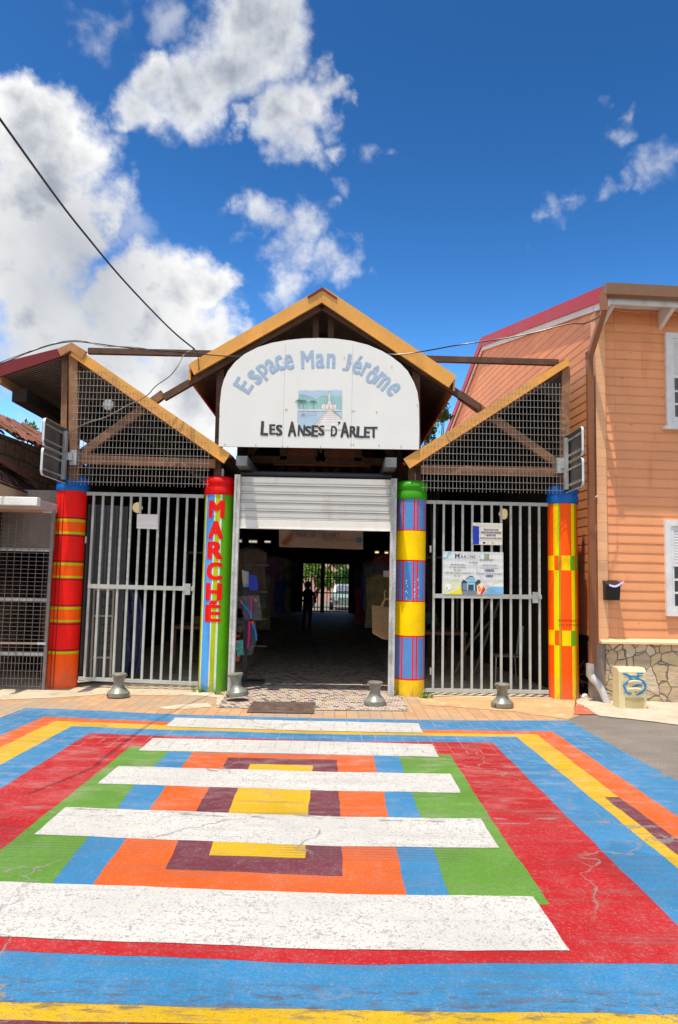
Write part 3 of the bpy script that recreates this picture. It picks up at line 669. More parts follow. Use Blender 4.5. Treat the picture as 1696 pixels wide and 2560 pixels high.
# roof geometry (metres)
def pl(x, y, Y): return PY(x, y, Y)
YB = 10.62; YW = 10.6
apex = pl(806, 722, YB); nl = pl(474, 914, YB); nr = pl(1137, 940, YB)
YE = 38.7
def roofslab(name, a, b, y0, y1, mat, matu, th=.05):
    mb = MB(); a = Vector(a); b = Vector(b); n = Vector((-(b.z-a.z), 0, b.x-a.x)).normalized()*th
    if n.z < 0: n = -n
    mb.prism([(a.x, y0, a.z), (b.x, y0, b.z), (b.x+n.x, y0, b.z+n.z), (a.x+n.x, y0, a.z+n.z)], (0, y1-y0, 0))
    # underside gets its own face just below
    mb.poly([(a.x-n.x*.05, y0+.01, a.z-n.z*.05), (b.x-n.x*.05, y0+.01, b.z-n.z*.05), (b.x-n.x*.05, y1, b.z-n.z*.05), (a.x-n.x*.05, y1, a.z-n.z*.05)], 1)
    return mb.build(name, [mat, matu], hall)
wa = pl(180, 868, YW); wv = pl(576, 1140, YW); ra = pl(1418, 898, YW); rv = pl(1012, 1158, YW); wl = pl(-2, 935, YW)
dn = Vector((0, 0, -.03))
roofslab('nave_roof', apex+dn, nl+dn, YB+.02, YE, M['ochre'], M['corr']); roofslab('nave_roof', nr+dn, apex+dn, YB+.02, YE, M['ochre'], M['corr'])
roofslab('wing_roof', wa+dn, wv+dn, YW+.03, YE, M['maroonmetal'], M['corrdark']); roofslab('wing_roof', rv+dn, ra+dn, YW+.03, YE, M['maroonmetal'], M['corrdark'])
roofslab('wing_roof', wl, wa+dn, YW+.03, YE, M['maroonmetal'], M['corr'])
# bargeboards: folded flashing, front face plus a lower lip
def barge(pts, Y, th=.03, mat='ochre', name='bargeboard'):
    mb = MB(); mb.prism([pl(x, y, Y) for x, y in pts], (0, th, 0)); return mb.build(name, M[mat], hall)
barge([(806, 719), (805, 754), (485, 936), (473, 912), (480, 905)], YB); barge([(806.4, 719), (815, 721), (1142, 940), (1123, 968), (805.4, 754)], YB-.004)
barge([(180, 862), (568, 1128), (577, 1134), (561, 1157), (178, 886)], YW-.01); barge([(1421, 894), (1423, 910), (1024, 1170), (1009, 1147)], YW-.01)
for a, b in (((805, 756), (485, 937)), ((805, 756), (1123, 969)), ((178, 888), (561, 1158)), ((1423, 912), (1024, 1171))):
    Y = YB if a[0] == 805 else YW-.01
    p, q = pl(*a, Y), pl(*b, Y); mb = MB(); mb.beam(p+Vector((0, .004, 0)), q+Vector((0, .004, 0)), .012, .05); mb.build('flashing_lip', M['ochre'], hall)
barge([(769, 741), (806, 717.5), (843.5, 744), (842, 748), (806, 724), (771, 744.5)], YB-.02, .1, 'maroonmetal', 'ridge_cap')
barge([(0, 907), (145, 871), (150, 889), (158, 889), (0, 941), (-60, 960), (-60, 925)], YW-.02, .03, 'maroonmetal')
barge([(143, 872), (180, 856), (216, 878), (206, 897), (176, 876), (152, 890)], YW-.03, .05, 'woodorange', 'ridge_cap')
# screw heads on the flashing
# eave fascias of the nave running back
for p, s in ((nl, -1), (nr, 1)):
    mb = MB(); q = p+Vector((0, 0, -.04)); mb.box((q.x-.015, YB+.04, q.z-.17), (q.x+.015, YE-.5, q.z+.0)); mb.build('eave_fascia', M['ochre'], hall)
p = wl; mb = MB(); mb.box((p.x-.03, YW+.03, p.z-.13), (p.x+.03, 13.5, p.z-.01)); mb.build('eave_fascia', M['woodorange'], hall)
mb = MB(); mb.box((p.x-.09, YW+.03, p.z-.03), (p.x-.035, 13.5, p.z+.03)); mb.build('eave_gutter', M['galv'], hall)
mb = MB(); mb.box((p.x+.12, YW+.2, p.z-.36), (p.x+.34, 22, p.z-.16)); mb.build('eave_beam', M['darkwood'], hall)
# front frames: rafters under the boards, posts, tie beams, struts
tim = []
def timber(a, b, Y, w=.12, d=.08, mat='wood', name='timber'):
    mb = MB(); mb.beam(pl(*a, Y), pl(*b, Y), w, d); return mb.build(name, M[mat], hall)
timber((801, 770), (410, 995), YB+.12, .10, .08, 'wood', 'rafter'); timber((811, 770), (1200, 1020), YB+.12, .10, .08, 'wood', 'rafter')
timber((410, 985), (172, 1158), YW+.19, .12, .09, 'wood2', 'strut'); timber((1150, 988), (1396, 1162), YW+.19, .12, .09, 'wood2', 'strut')
timber((196, 902), (556, 1152), YW+.09, .09, .08, 'wood', 'rafter'); timber((1414, 924), (1036, 1162), YW+.09, .09, .08, 'wood', 'rafter')
timber((222, 878), (540, 885), YW+.07, .085, .08, 'wood', 'tie_beam'); timber((1052, 897), (1396, 907), YW+.07, .085, .08, 'wood', 'tie_beam')
timber((175, 1148), (540, 1160), YW+.11, .13, .1, 'wood2', 'bottom_chord'); timber((1052, 1174), (1400, 1180), YW+.11, .13, .1, 'wood2', 'bottom_chord')
timber((186, 885), (186, 1200), YW+.06, .13, .09, 'wood2', 'post'); timber((166, 890), (160, 1200), YW+.17, .09, .1, 'wood2', 'post')
timber((1414, 918), (1410, 1215), YW+.06, .12, .09, 'wood2', 'post')
timber((554, 900), (545, 1190), YB+.24, .11, .09, 'wood', 'post'); timber((1040, 915), (1044, 1205), YB+.24, .11, .09, 'wood', 'post')
timber((545, 1150), (545, 1200), YW+.2, .1, .1, 'wood', 'post'); timber((1029, 1170), (1029, 1205), YW+.2, .1, .1, 'wood', 'post')
for x, dx in ((790, 0), (828, 0)): timber((x, 770), (x, 870), YB+.35, .09, .1, 'wood', 'king_post')
# steel shoes on top of the pillars
for cx_, a in ((P0, 1186), (P1, 1187), (P2, 1199), (P3, 1209)):
    z = PY(545, a, Y0).z; z = {P0: zpx(185, 1186), P1: zpx(545, 1188), P2: zpx(1028, 1199), P3: zpx(1408, 1209)}[cx_]
    mb = MB(); mb.box((cx_-.05, Y0-.05, z-.01), (cx_+.05, Y0+.05, z+.12)); mb.build('post_shoe', M['galv'], hall)
# valley gutters with end stops
for x, y in ((605, 1148), (978, 1152)):
    p = pl(x, y, 10.25); mb = MB(); w = .075
    mb.box((p.x-w, 10.25, p.z-.075), (p.x+w, 10.262, p.z+.045))
    mb.box((p.x-w, 10.25, p.z-.09), (p.x+w, 30, p.z-.075)); mb.box((p.x-w-.006, 10.25, p.z-.09), (p.x-w, 30, p.z+.05)); mb.box((p.x+w, 10.25, p.z-.09), (p.x+w+.006, 30, p.z+.05))
    mb.build('valley_gutter', M['guttermetal'], hall, bevel=.012)
# walls, clerestory infill added to keep light out of the hall, far wall
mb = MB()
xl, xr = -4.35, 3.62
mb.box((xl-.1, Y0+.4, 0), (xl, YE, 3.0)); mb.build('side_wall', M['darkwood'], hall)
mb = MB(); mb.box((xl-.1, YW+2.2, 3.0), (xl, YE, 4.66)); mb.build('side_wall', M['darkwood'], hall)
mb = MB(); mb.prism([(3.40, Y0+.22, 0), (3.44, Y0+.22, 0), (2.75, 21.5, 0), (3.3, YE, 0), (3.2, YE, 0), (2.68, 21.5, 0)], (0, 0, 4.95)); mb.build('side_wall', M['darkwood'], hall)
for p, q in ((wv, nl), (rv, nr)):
    mb = MB(); xx = p.x; mb.box((xx-.03, YW+.9, p.z-.1), (xx+.03, YE, 5.0)); mb.build('clerestory_light_block', M['darkwood'], hall)
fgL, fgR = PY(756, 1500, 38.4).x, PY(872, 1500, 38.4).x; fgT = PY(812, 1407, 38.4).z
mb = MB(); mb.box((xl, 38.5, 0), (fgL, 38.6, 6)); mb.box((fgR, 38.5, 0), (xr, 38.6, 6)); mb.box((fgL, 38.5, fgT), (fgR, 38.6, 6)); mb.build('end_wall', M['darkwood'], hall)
# far gate
mb = MB(); n = 15
for k in range(n+1):
    x = fgL+(fgR-fgL)*k/n; mb.box((x-.022, 38.3, 0.05), (x+.022, 38.34, fgT))
for z in (.05, 1.0, 1.8, fgT-.06): mb.box((fgL, 38.29, z), (fgR, 38.35, z+.06))
xm = PY(806, 1500, 38.3).x; mb.box((xm-.1, 38.25, 0), (xm+.1, 38.36, fgT))
mb.build('far_gate', M['darksteel'], hall)
# inner roof trusses of the nave
for k in range(6):
    yy = 12.4+k*3.9; mb = MB(); e1 = Vector((wv.x, yy, 3.65)); e2 = Vector((rv.x, yy, 3.65)); tp = Vector((apex.x, yy, apex.z-.25))
    for a, b in ((e1, e2), (e1, tp), (e2, tp), ((e1+e2)/2, tp), ((e1*3+e2)/4, (e1+tp)/2), ((e1+e2*3)/4, (e2+tp)/2), ((e1+e2)/2, (e1+tp)/2), ((e1+e2)/2, (e2+tp)/2)): mb.beam(a, b, .12, .07)
    mb.build('roof_truss', M['wood'], hall)
mb = MB(); yy = 13.6; mb.prism([(wv.x+.35, yy, 3.75), (rv.x-.35, yy, 3.75), (rv.x-.9, yy, 4.35), (apex.x, yy, 5.2), (wv.x+.9, yy, 4.35)], (0, .03, 0)); mb.build('gable_panel', plain('rust_red_boards', (.34, .11, .055), .8, var=.25), hall)
# wire mesh over the wing gables
def meshpanel(x0p, x1p, ybot, ytop, line, Y, right):
    """line: (x,y) pixel pairs of the stepped top edge"""
    mb = MB(); a = pl(x0p, ybot, Y); b = pl(x1p, ybot, Y); zt = pl((x0p+x1p)/2, ytop, Y).z; zb = (a.z+b.z)/2
    (ax, ay), (bx, by_) = line; p, q = pl(ax, ay, Y), pl(bx, by_, Y)
    top = lambda x: min(zt, p.z+(q.z-p.z)*(x-p.x)/(q.x-p.x))
    x = a.x+.02; r = .0029
    while x < b.x:
        t = top(x)
        if t > zb+.03: mb.box((x-r, Y-r, zb-.04-random.random()*.015), (x+r, Y+r, t+.02)); 
        x += .0535
    z = zb
    while z < zt:
        # horizontal wire spans where the panel is taller than z
        xs = [a.x+(b.x-a.x)*i/400 for i in range(401) if top(a.x+(b.x-a.x)*i/400) > z-.02]
        if xs: mb.box((xs[0]-.02+random.random()*.015, Y-r-.007, z-r), (xs[-1]+.02, Y+r-.007, z+r))
        z += .101
    return mb.build('wire_mesh_panel', M['wire'], hall)
meshpanel(172, 520, 1207, 932, ((215, 898), (535, 1122)), YW-.07, False)
meshpanel(1055, 1408, 1223, 958, ((1035, 1140), (1405, 898)), YW-.07, True)
mb = MB(); c = pl(271, 1012, YW-.05); mb.lathe(c, [(.03, -.02), (.075, -.015), (.085, 0), (.075, .015), (.03, .02)], 20, Vector((0, 1, 0))); mb.build('round_lamp', M['galv'], hall, smooth=True)

# gates
def gate(xl_top, xr_top, ytop_l, ytop_r, ybot_l, ybot_r, xl_bot, xr_bot, bars_top, bars_bot, ymid, xm, name, Y=Y0-.02):
    g = MB(); s = .032
    TL, TR = pl(xl_top, ytop_l, Y), pl(xr_top, ytop_r, Y); BL, BR = pl(xl_bot, ybot_l, Y), pl(xr_bot, ybot_r, Y)
    g.beam(BL, BR, .05, .04); f = g.build('gate_frame', M['gatepaint'], None) if False else None
    gt = g.build(name, M['gatepaint'], hall)
    mb = MB(); mb.beam(TL, TR, .05, .04); mb.build('top_rail', M['gatepaint'], gt)
    mb = MB(); mb.beam(pl(xm[0], ymid[0], Y-.004), pl(xm[1], ymid[1], Y-.004), .062, .045); mb.build('mid_rail', M['gatepaint'], gt)
    for t, b in zip(bars_top, bars_bot):
        u = (t-xl_top)/(xr_top-xl_top); yt = ytop_l+(ytop_r-ytop_l)*u; u2 = (b-xl_bot)/(xr_bot-xl_bot); yb = ybot_l+(ybot_r-ybot_l)*u2
        x = (pl(t, yt, Y).x+pl(b, yb, Y).x)/2
        mb = MB(); mb.box((x-s/2, Y-s/2, pl(b, yb, Y).z+.025), (x+s/2, Y+s/2, pl(t, yt, Y).z-.025)); mb.build('gate_bar', M['gatepaint'], gt)
    p = pl(xm[1], ymid[1], Y-.03); mb = MB(); mb.box((p.x-.13, Y-.05, p.z-.09), (p.x-.05, Y+.01, p.z+.07)); mb.build('lock_box', M['galv'], gt, bevel=.004)
    for yy in (.25, .9): p = pl(xm[0]-6, ytop_l+(ybot_l-ytop_l)*yy, Y-.02); mb = MB(); mb.lathe((p.x, Y-.02, p.z-.05), [(.014, 0), (.014, .10)], 10); mb.build('hinge', M['galv'], gt, smooth=True)
    return gt
z4 = lambda v, o=0: v/2.6133+o
bt = [z4(v) for v in (605, 666, 727, 788, 850, 911, 971, 1032, 1094, 1155, 1217, 1283)]; bb = [z4(v) for v in (565, 628, 690, 752, 815, 876, 937, 1000, 1062, 1125, 1187, 1250)]
g1 = gate(218, 511, 1234, 1241, 1696, 1709, 197, 497, bt, bb, (1465, 1472), (221, 485), 'steel_gate')
z6 = lambda v: 1000+v/2.2529
bt = [z6(v) for v in (194, 247, 301, 355, 410, 464, 518, 571, 625, 678, 731, 785)]; bb = [z6(v) for v in (187, 240, 295, 348, 403, 458, 515, 570, 625, 680, 733, 787)]
g2 = gate(1064, 1370, 1255, 1262, 1725, 1730, 1060, 1372, bt, bb, (1489.5, 1492.5), (1083, 1354), 'steel_gate')
# roller shutter: guides, barrel, slats, bottom bar
sh = thing('roller_shutter', '', 'x', (0, 0, 0)); del sh['label'], sh['category']; sh.parent = hall; sh.location = (0, 0, 0); ORIGIN[sh.name] = ORIGIN[hall.name]
YS = Y0-.19
def guide(x0a, x1a, x0b, x1b, yt, yb):
    Y = YS-.06; mb = MB(); xa = (pl(x0a, yt, Y).x+pl(x0b, yb, Y).x)/2; xb = (pl(x1a, yt, Y).x+pl(x1b, yb, Y).x)/2
    mb.box((xa, Y, 0.0), (xb, Y+.1, pl(x0a, yt, Y).z)); xc = xa+(xb-xa)*.25; mb.box((xc, Y-.012, .002), (xc+.012, Y, pl(x0a, yt, Y).z-.02)); mb.build('shutter_guide', M['rail'], sh)
guide(583, 598, 573, 588, 1186, 1728); guide(978, 992, 971, 987, 1196, 1742)
zt = pl(790, 1190, YS).z; SX0 = pl(598, 1300, YS).x; SX1 = pl(979, 1300, YS).x
mb = MB(); mb.tube([(SX0, YS+.06, zt+.02), (SX1, YS+.06, zt+.02)], .05, 14); mb.build('shutter_barrel', M['black'], sh, smooth=True)
zb_ = pl(790, 1302, YS).z; nsl = 5; hh = (zt-.03-zb_)/nsl
for k in range(nsl):
    z0 = zb_+k*hh; mb = MB(); prof = [(.006, 0), (-.016, .006), (-.016, .018), (.006, .024), (.006, .034), (-.008, .040), (-.008, hh-.004), (.006, hh)]
    for i in range(len(prof)-1):
        a, b = prof[i], prof[i+1]; mb.poly([(SX0, YS+a[0], z0+a[1]), (SX1, YS+a[0], z0+a[1]), (SX1, YS+b[0], z0+b[1]), (SX0, YS+b[0], z0+b[1])])
    mb.build('shutter_slat', M['shutter'], sh)
zc = pl(790, 1322, YS).z; mb = MB(); mb.box((SX0+.005, YS-.02, zc), (SX1-.005, YS+.01, zb_)); mb.box((SX0+.01, YS-.035, zc-.018), (SX1-.01, YS+.02, zc)); mb.build('bottom_bar', M['shutterbar'], sh, bevel=.003)

# ------------------------------------------------------------------ arched sign
YSG = 10.56
sg = thing('arched_sign', 'large white arched sign reading Espace Man Jérôme under the middle gable', 'sign', pl(795, 1120, YSG))
pts = [(548, 1116.5), (1047, 1123.5)]
L = pl(547, 1116, YSG); Rr = pl(1048, 1124, YSG); zb = (L.z+Rr.z)/2
out = [(547, 1116), (1048, 1124), (1049, 1080), (1048, 1010), (1044, 980), (1036, 957), (1020, 928), (1002, 909), (980, 892), (955, 877), (920, 862), (880, 852), (840, 846.5), (800, 845), (760, 846), (720, 850), (680, 857), (645, 868), (612, 885), (588, 905), (570, 928), (560, 950), (554, 972), (550, 1010)]
mb = MB(); mb.prism([pl(x, y, YSG) for x, y in out], (0, .03, 0), 0, 1); mb.build('sign_board', [M['board'], M['signedge']], sg)
YL = YSG-.0022
mb = MB()
# arc lettering: centre and radius in photo pixels, one glyph at a time
word = [('E', 609, 963, -58, 44), ('s', 638, 943, -50, 38), ('p', 661, 929, -40, 40), ('a', 679, 915, -33, 36), ('c', 700, 908, -22, 36), ('e', 723, 905, -12, 36),
        ('M', 769, 899, -3, 42), ('a', 801, 902, 0, 34), ('n', 828, 902, 3, 34), ('J', 868, 906, 10, 40), ('é', 895, 912, 17, 44), ('r', 915, 924, 25, 35), ('ô', 933, 936, 32, 46), ('m', 956, 953, 40, 36), ('e', 984, 973, 54, 36)]
wid = {'E': 26, 's': 22, 'p': 23, 'a': 22, 'c': 21, 'e': 22, 'M': 33, 'n': 22, 'J': 18, 'é': 22, 'r': 17, 'ô': 24, 'm': 34}
for ch, x, y, ang, h in word:
    vs, fs = text_mb(ch, .034); h *= 1.08; x0, y0, x1, y1 = bbox2(vs); w = wid[ch]; a = R(ang); o = []
    for v in vs:
        u = ((v.x-x0)/(x1-x0)-.5)*w; q = ((v.y-y0)/(y1-y0)-.5)*h
        o.append(pl(x+u*math.cos(a)+q*math.sin(a), y+u*math.sin(a)-q*math.cos(a), YL)-Vector((0, v.z, 0)))
    mb.add(o, fs)
mb.build('lettering', M['blueletter'], sg)
# little harbour picture: sky, hills, sea, jetty, church, palms, boat
PC = [plain('pic_sky', srgb(178, 205, 222, .9), .5, var=.05), plain('pic_hill', srgb(150, 200, 195, .9), .5, var=.1), plain('pic_white', (.76, .75, .71), .5), plain('pic_line', (.12, .12, .12), .5), plain('pic_brown', srgb(165, 120, 105), .5), plain('pic_sea', srgb(176, 205, 224, .9), .5, var=.08)]
mb = MB(); q = lambda x, y, k: pl(720+x/6.533, 960+y/6.533, YL-.0015*k)
rag = [(170, 110), (300, 100), (380, 112), (500, 98), (640, 108), (760, 98), (885, 104)]
mb.poly([q(x, y, 0) for x, y in rag+[(888, 260), (885, 420), (160, 420), (150, 300), (178, 220)]], 0)
mb.poly([q(x, y, 1) for x, y in [(180, 178), (260, 182), (340, 200), (410, 226), (460, 252), (500, 222), (560, 200), (650, 190), (780, 190), (884, 200), (886, 300), (884, 408), (165, 408), (150, 310)]], 1)
mb.poly([q(x, y, 1) for x, y in [(158, 420), (885, 420), (885, 560), (870, 570), (720, 430), (640, 430), (430, 672), (300, 735), (210, 740), (150, 600)]], 5)
mb.poly([q(x, y, 2) for x, y in [(635, 425), (720, 425), (885, 575), (885, 740), (620, 745), (430, 672)]], 2)
mb.poly([q(x, y, 3) for x, y in [(160, 408), (800, 405), (880, 418), (880, 440), (160, 436)]], 2)
def ln(pts, w=5, k=4, mi=3):
    for (xa, ya), (xb, yb) in zip(pts[:-1], pts[1:]):
        d = Vector((xb-xa, yb-ya)); 
        if d.length < .1: continue
        n = Vector((-d.y, d.x)).normalized()*w/2; mb.poly([q(xa+n.x, ya+n.y, k), q(xb+n.x, yb+n.y, k), q(xb-n.x, yb-n.y, k), q(xa-n.x, ya-n.y, k)], mi)
mb.poly([q(x, y, 4) for x, y in [(620, 325), (650, 322), (655, 215), (676, 110), (702, 215), (705, 320), (735, 330), (735, 408), (620, 408)]], 2)
mb.poly([q(x, y, 4) for x, y in [(548, 330), (615, 322), (615, 408), (548, 408)]], 2); mb.poly([q(x, y, 4) for x, y in [(740, 330), (795, 332), (795, 408), (740, 408)]], 2)
ln([(655, 215), (676, 110), (702, 215), (655, 215)], 4, 5, 4); ln([(655, 215), (650, 320), (620, 330), (615, 408)], 5, 5, 4); ln([(702, 215), (708, 320), (735, 330), (735, 408)], 5, 5, 4); ln([(652, 262), (705, 262)], 5, 5, 4)
ln([(548, 408), (548, 330), (615, 322)], 4, 5, 4); ln([(740, 330), (795, 332), (795, 408)], 4, 5, 4); ln([(665, 408), (668, 372), (680, 372), (684, 408)], 5, 5); ln([(585, 400), (585, 372), (600, 372)], 4, 5); ln([(760, 400), (762, 372)], 4, 5); ln([(670, 240), (682, 240)], 9, 5, 4); ln([(672, 335), (682, 335)], 12, 5, 4)
ln([(180, 178), (260, 182), (340, 200), (410, 226), (460, 254)], 4); ln([(500, 222), (560, 200), (650, 190)], 3); ln([(165, 412), (800, 410), (880, 420)], 4, 5, 4)
ln([(635, 425), (430, 672)], 6, 5, 4); ln([(660, 430), (475, 672)], 4, 5, 4); ln([(720, 425), (880, 575)], 6, 5, 3); ln([(745, 430), (884, 550)], 4, 5, 4)
for y in (455, 485, 515, 545, 578, 620, 675): f = (y-425)/150; ln([(645-150*f*.82, y), (735+95*f if y < 560 else 870, y)], 3, 5, 4)
for px_, py_ in ((185, 388), (260, 395), (418, 402)):
    ln([(px_, py_), (px_+random.randint(-25, 5), py_-110)], 7, 5)
    tx, ty = px_+random.randint(-20, 5), py_-115
    for a in range(-70, 250, 32): ln([(tx, ty), (tx+38*math.cos(R(a)), ty-22*math.sin(R(a))), (tx+68*math.cos(R(a)), ty-22*math.sin(R(a))+24)], 5, 6)
ln([(215, 528), (245, 480), (275, 505), (240, 515)], 9, 5, 4); ln([(280, 490), (430, 462), (465, 445)], 4, 5, 4); ln([(270, 520), (450, 515), (462, 470)], 4, 5, 4)
mb.build('harbour_picture', PC, sg)
# lower lettering, slightly jumbled hand drawn capitals
mb = MB(); z2 = lambda x, y: (450+x/2.24, 680+y/2.24)
for ch, x0, y0, x1, y1, r in (('L', 452, 835, 498, 915, -.04), ('E', 500, 852, 536, 910, .03), ('S', 536, 855, 576, 916, 0), ('A', 604, 836, 654, 920, .02), ('N', 660, 855, 702, 918, -.02), ('S', 698, 862, 738, 918, 0), ('E', 736, 858, 776, 922, -.03), ('S', 774, 858, 812, 916, 0),
                             ('D', 845, 862, 882, 920, -.03), ('’', 884, 836, 900, 858, 0), ('A', 898, 840, 950, 926, .02), ('R', 950, 862, 992, 924, 0), ('L', 988, 864, 1032, 928, -.05), ('E', 1030, 866, 1066, 928, -.03), ('T', 1062, 866, 1108, 928, .02)):
    a, b = z2(x0, y0), z2(x1, y1); text_fit(mb, ch, (a[0], a[1], b[0], b[1]), YL-.002, bold=.045 if ch != '’' else .02, rot=r)
mb.build('lettering', M['blackletter'], sg)
mb = MB()
for x in (718, 883):
    a = pl(x-4 if x == 718 else x, 862, YSG-.001); b = pl(x-3, 1118, YSG-.001); mb.box((a.x-.0015, YSG-.0012, b.z), (a.x+.0015, YSG-.0004, a.z))
mb.build('panel_seam', M['signedge'], sg)
mb = MB()
for x, y in ((563, 1111), (640, 1112), (706, 1115), (720, 1116), (802, 1117), (878, 1111), (884, 1111), (948, 1113), (1003, 1116), (549, 1038), (714, 1024), (718, 1024), (881, 1027), (886, 1027), (942, 1030), (1044, 1012), (724, 893), (861, 894), (708, 905), (878, 908), (760, 904), (834, 908), (980, 917)):
    c = pl(x, y, YSG-.003); mb.lathe(c, [(.002, .004), (.007, .003), (.008, 0)], 8, Vector((0, -1, 0)))
mb.build('rivet', plain('rusty_rivet', (.35, .17, .06), .7), sg)

# ------------------------------------------------------------------ boards on the gates
def fitprops(o, label, cat): o['label'] = label; o['category'] = cat
YN = Y0-.05
nb = thing('works_notice', 'small cream and blue notice about restoration works fixed high on the right gate', 'sign', pl(1220, 1362, YN))
c = lambda x, y, k=0: pl(1090+x/7.84, 1290+y/7.84, YN-.001*k)
mb = MB(); mb.prism([c(718, 130), c(1308, 145), c(1305, 572), c(730, 560)], (0, .006, 0)); mb.build('notice_panel', plain('cream_board', (.74, .69, .56), .5, var=.06, dirt=(.5, .4, .28)), nb)
mb = MB(); mb.poly([c(722, 190, 1), c(850, 205, 1), c(850, 555, 1), c(730, 555, 1)]); mb.poly([c(920, 508, 1), c(974, 510, 1), c(972, 546, 1), c(922, 544, 1)]); mb.build('blue_stripe', plain('deep_blue_print', srgb(10, 60, 190, .85), .5), nb)
mb = MB(); tf = lambda s, a, b, cc, d, **k: text_fit(mb, s, (1090+a/7.84, 1290+b/7.84, 1090+cc/7.84, 1290+d/7.84), YN-.002, **k)
tf('TRAVAUX DE', 930, 248, 1225, 283, bold=.02); tf('RESTAURATIONS', 893, 302, 1280, 340, bold=.02); tf('MARCHE', 978, 356, 1176, 392, bold=.02); tf('«ESPACE MAN JEROME»', 862, 418, 1295, 446, bold=.015)
mb.build('lettering', plain('navy_print', srgb(30, 50, 120), .5), nb)
mb = MB(); mb.poly([c(1108, 508, 1), c(1130, 510, 1), c(1128, 552, 1), c(1110, 550, 1)]); mb.build('green_emblem', M['green'], nb)
hb = thing('opening_hours_board', 'white market opening hours board with cartoon of the hall on the right gate', 'sign', pl(1183, 1486, YN))
mb = MB(); mb.prism([c(145, 692), c(1322, 712), c(1326, 1540), c(130, 1528)], (0, .008, 0)); mb.build('board_panel', plain('pale_board', (.74, .76, .72), .4, var=.03), hb)
HC = [plain('hb_navy', srgb(40, 60, 120), .5), plain('hb_cyan', srgb(140, 205, 230), .5), plain('hb_yellow', srgb(240, 225, 40, .9), .5), plain('hb_cream', srgb(225, 228, 190, .9), .5), plain('hb_grey', srgb(120, 130, 145), .5), plain('hb_slate', srgb(60, 66, 74), .5), plain('hb_red', srgb(205, 40, 40), .5), plain('hb_orange', srgb(235, 140, 60), .5), plain('hb_green', srgb(90, 190, 110), .5), plain('hb_peach', srgb(240, 205, 165), .5), plain('hb_blue', srgb(120, 185, 225), .5), plain('hb_white', (.8, .8, .8), .5)]
mb = MB()
def P(pts, mi, k=1): mb.poly([c(x, y, k) for x, y in pts], mi)
P([(255, 700), (300, 702), (290, 760), (220, 830), (145, 862), (146, 820), (210, 790)], 1)
P([(140, 1300), (430, 1240), (520, 1330), (520, 1535), (140, 1530)], 3); P([(270, 1505), (380, 1475), (490, 1400), (530, 1534), (180, 1532)], 2, 2)
P([(940, 1535), (990, 1430), (1070, 1384), (1322, 1384), (1324, 1538)], 10, 1); P([(990, 1345), (1080, 1365), (1040, 1384), (960, 1400)], 3, 2)
P([(1080, 1370), (1130, 1300), (1230, 1265), (1322, 1262), (1322, 1290), (1240, 1295), (1150, 1325), (1110, 1370)], 3, 2)
P([(500, 1300), (545, 1245), (620, 1290), (620, 1465), (505, 1465)], 5, 3); P([(770, 1300), (840, 1240), (890, 1290), (850, 1330), (860, 1465), (770, 1465)], 5, 3); P([(610, 1465), (610, 1240), (690, 1190), (770, 1240), (770, 1465)], 1, 4)
P([(600, 1225), (640, 1190), (690, 1172), (740, 1190), (775, 1230), (790, 1245), (740, 1205), (690, 1190), (645, 1205), (610, 1240), (590, 1245)], 5, 5)
P([(635, 1345), (742, 1345), (742, 1460), (635, 1460)], 5, 6); P([(525, 1320), (605, 1320), (605, 1455), (525, 1455)], 4, 6); P([(610, 1295), (770, 1295), (770, 1303), (610, 1303)], 5, 6)
P([(500, 1465), (820, 1465), (830, 1505), (800, 1535), (520, 1533)], 4, 3)
P([(800, 1360), (870, 1330), (960, 1385), (985, 1470), (900, 1536), (815, 1535)], 9, 4); P([(870, 1530), (935, 1375), (975, 1450), (900, 1535)], 6, 5); P([(815, 1365), (850, 1360), (900, 1440), (850, 1500)], 7, 5)
P([(950, 740), (1050, 742), (1048, 850), (950, 840)], 8, 2); P([(990, 745), (1045, 750), (1000, 800), (960, 795)], 10, 3); P([(1000, 800), (1025, 790), (1055, 848), (985, 845)], 7, 4)
P([(960, 1045), (1142, 1048), (1140, 1092), (960, 1088)], 0, 2); P([(978, 1158), (1124, 1160), (1122, 1202), (976, 1198)], 0, 2); P([(350, 1035), (495, 1038), (495, 1075), (350, 1072)], 3, 2); P([(350, 1145), (490, 1148), (490, 1185), (350, 1182)], 3, 2)
cc = [(246+62*math.cos(R(a)), 1390+66*math.sin(R(a))) for a in range(0, 360, 20)]; P(cc, 11, 4); cc = [(246+3*math.cos(R(a)), 1390+3*math.sin(R(a))) for a in range(0, 360, 60)]
P([(208, 1395), (232, 1397), (232, 1422), (208, 1420)], 4, 5)
P([(400, 770), (470, 728), (505, 752), (495, 757), (468, 738), (405, 775)], 7, 5)
def tt(s, a, b, cc, d, mi=0, k=6, **kw): text_fit(mb, s, (1090+a/7.84, 1290+b/7.84, 1090+cc/7.84, 1290+d/7.84), YN-.001*k, mi=mi, **kw)
tt('M', 378, 742, 466, 828, bold=.03); tt('ARCHÉ', 485, 752, 778, 826, bold=.01, spacing=1.25); tt('DE', 822, 785, 876, 812, 4); tt("LES ANSES D'ARLET", 862, 842, 1132, 878, 5)
tt('HORAIRES', 645, 902, 828, 928); tt('PERIODES BASSE SAISON', 288, 938, 574, 966); tt('PERIODES HAUTE SAISON', 915, 950, 1204, 976)
tt('DU LUNDI AU VENDREDI', 268, 992, 580, 1018, 4); tt('DU LUNDI AU VENDREDI', 890, 1008, 1210, 1034, 4); tt('WEEK-END : SAMEDI & DIMANCHE', 180, 1100, 690, 1126, 4); tt('WEEK-END : SAMEDI & DIMANCHE', 790, 1116, 1296, 1142, 4)
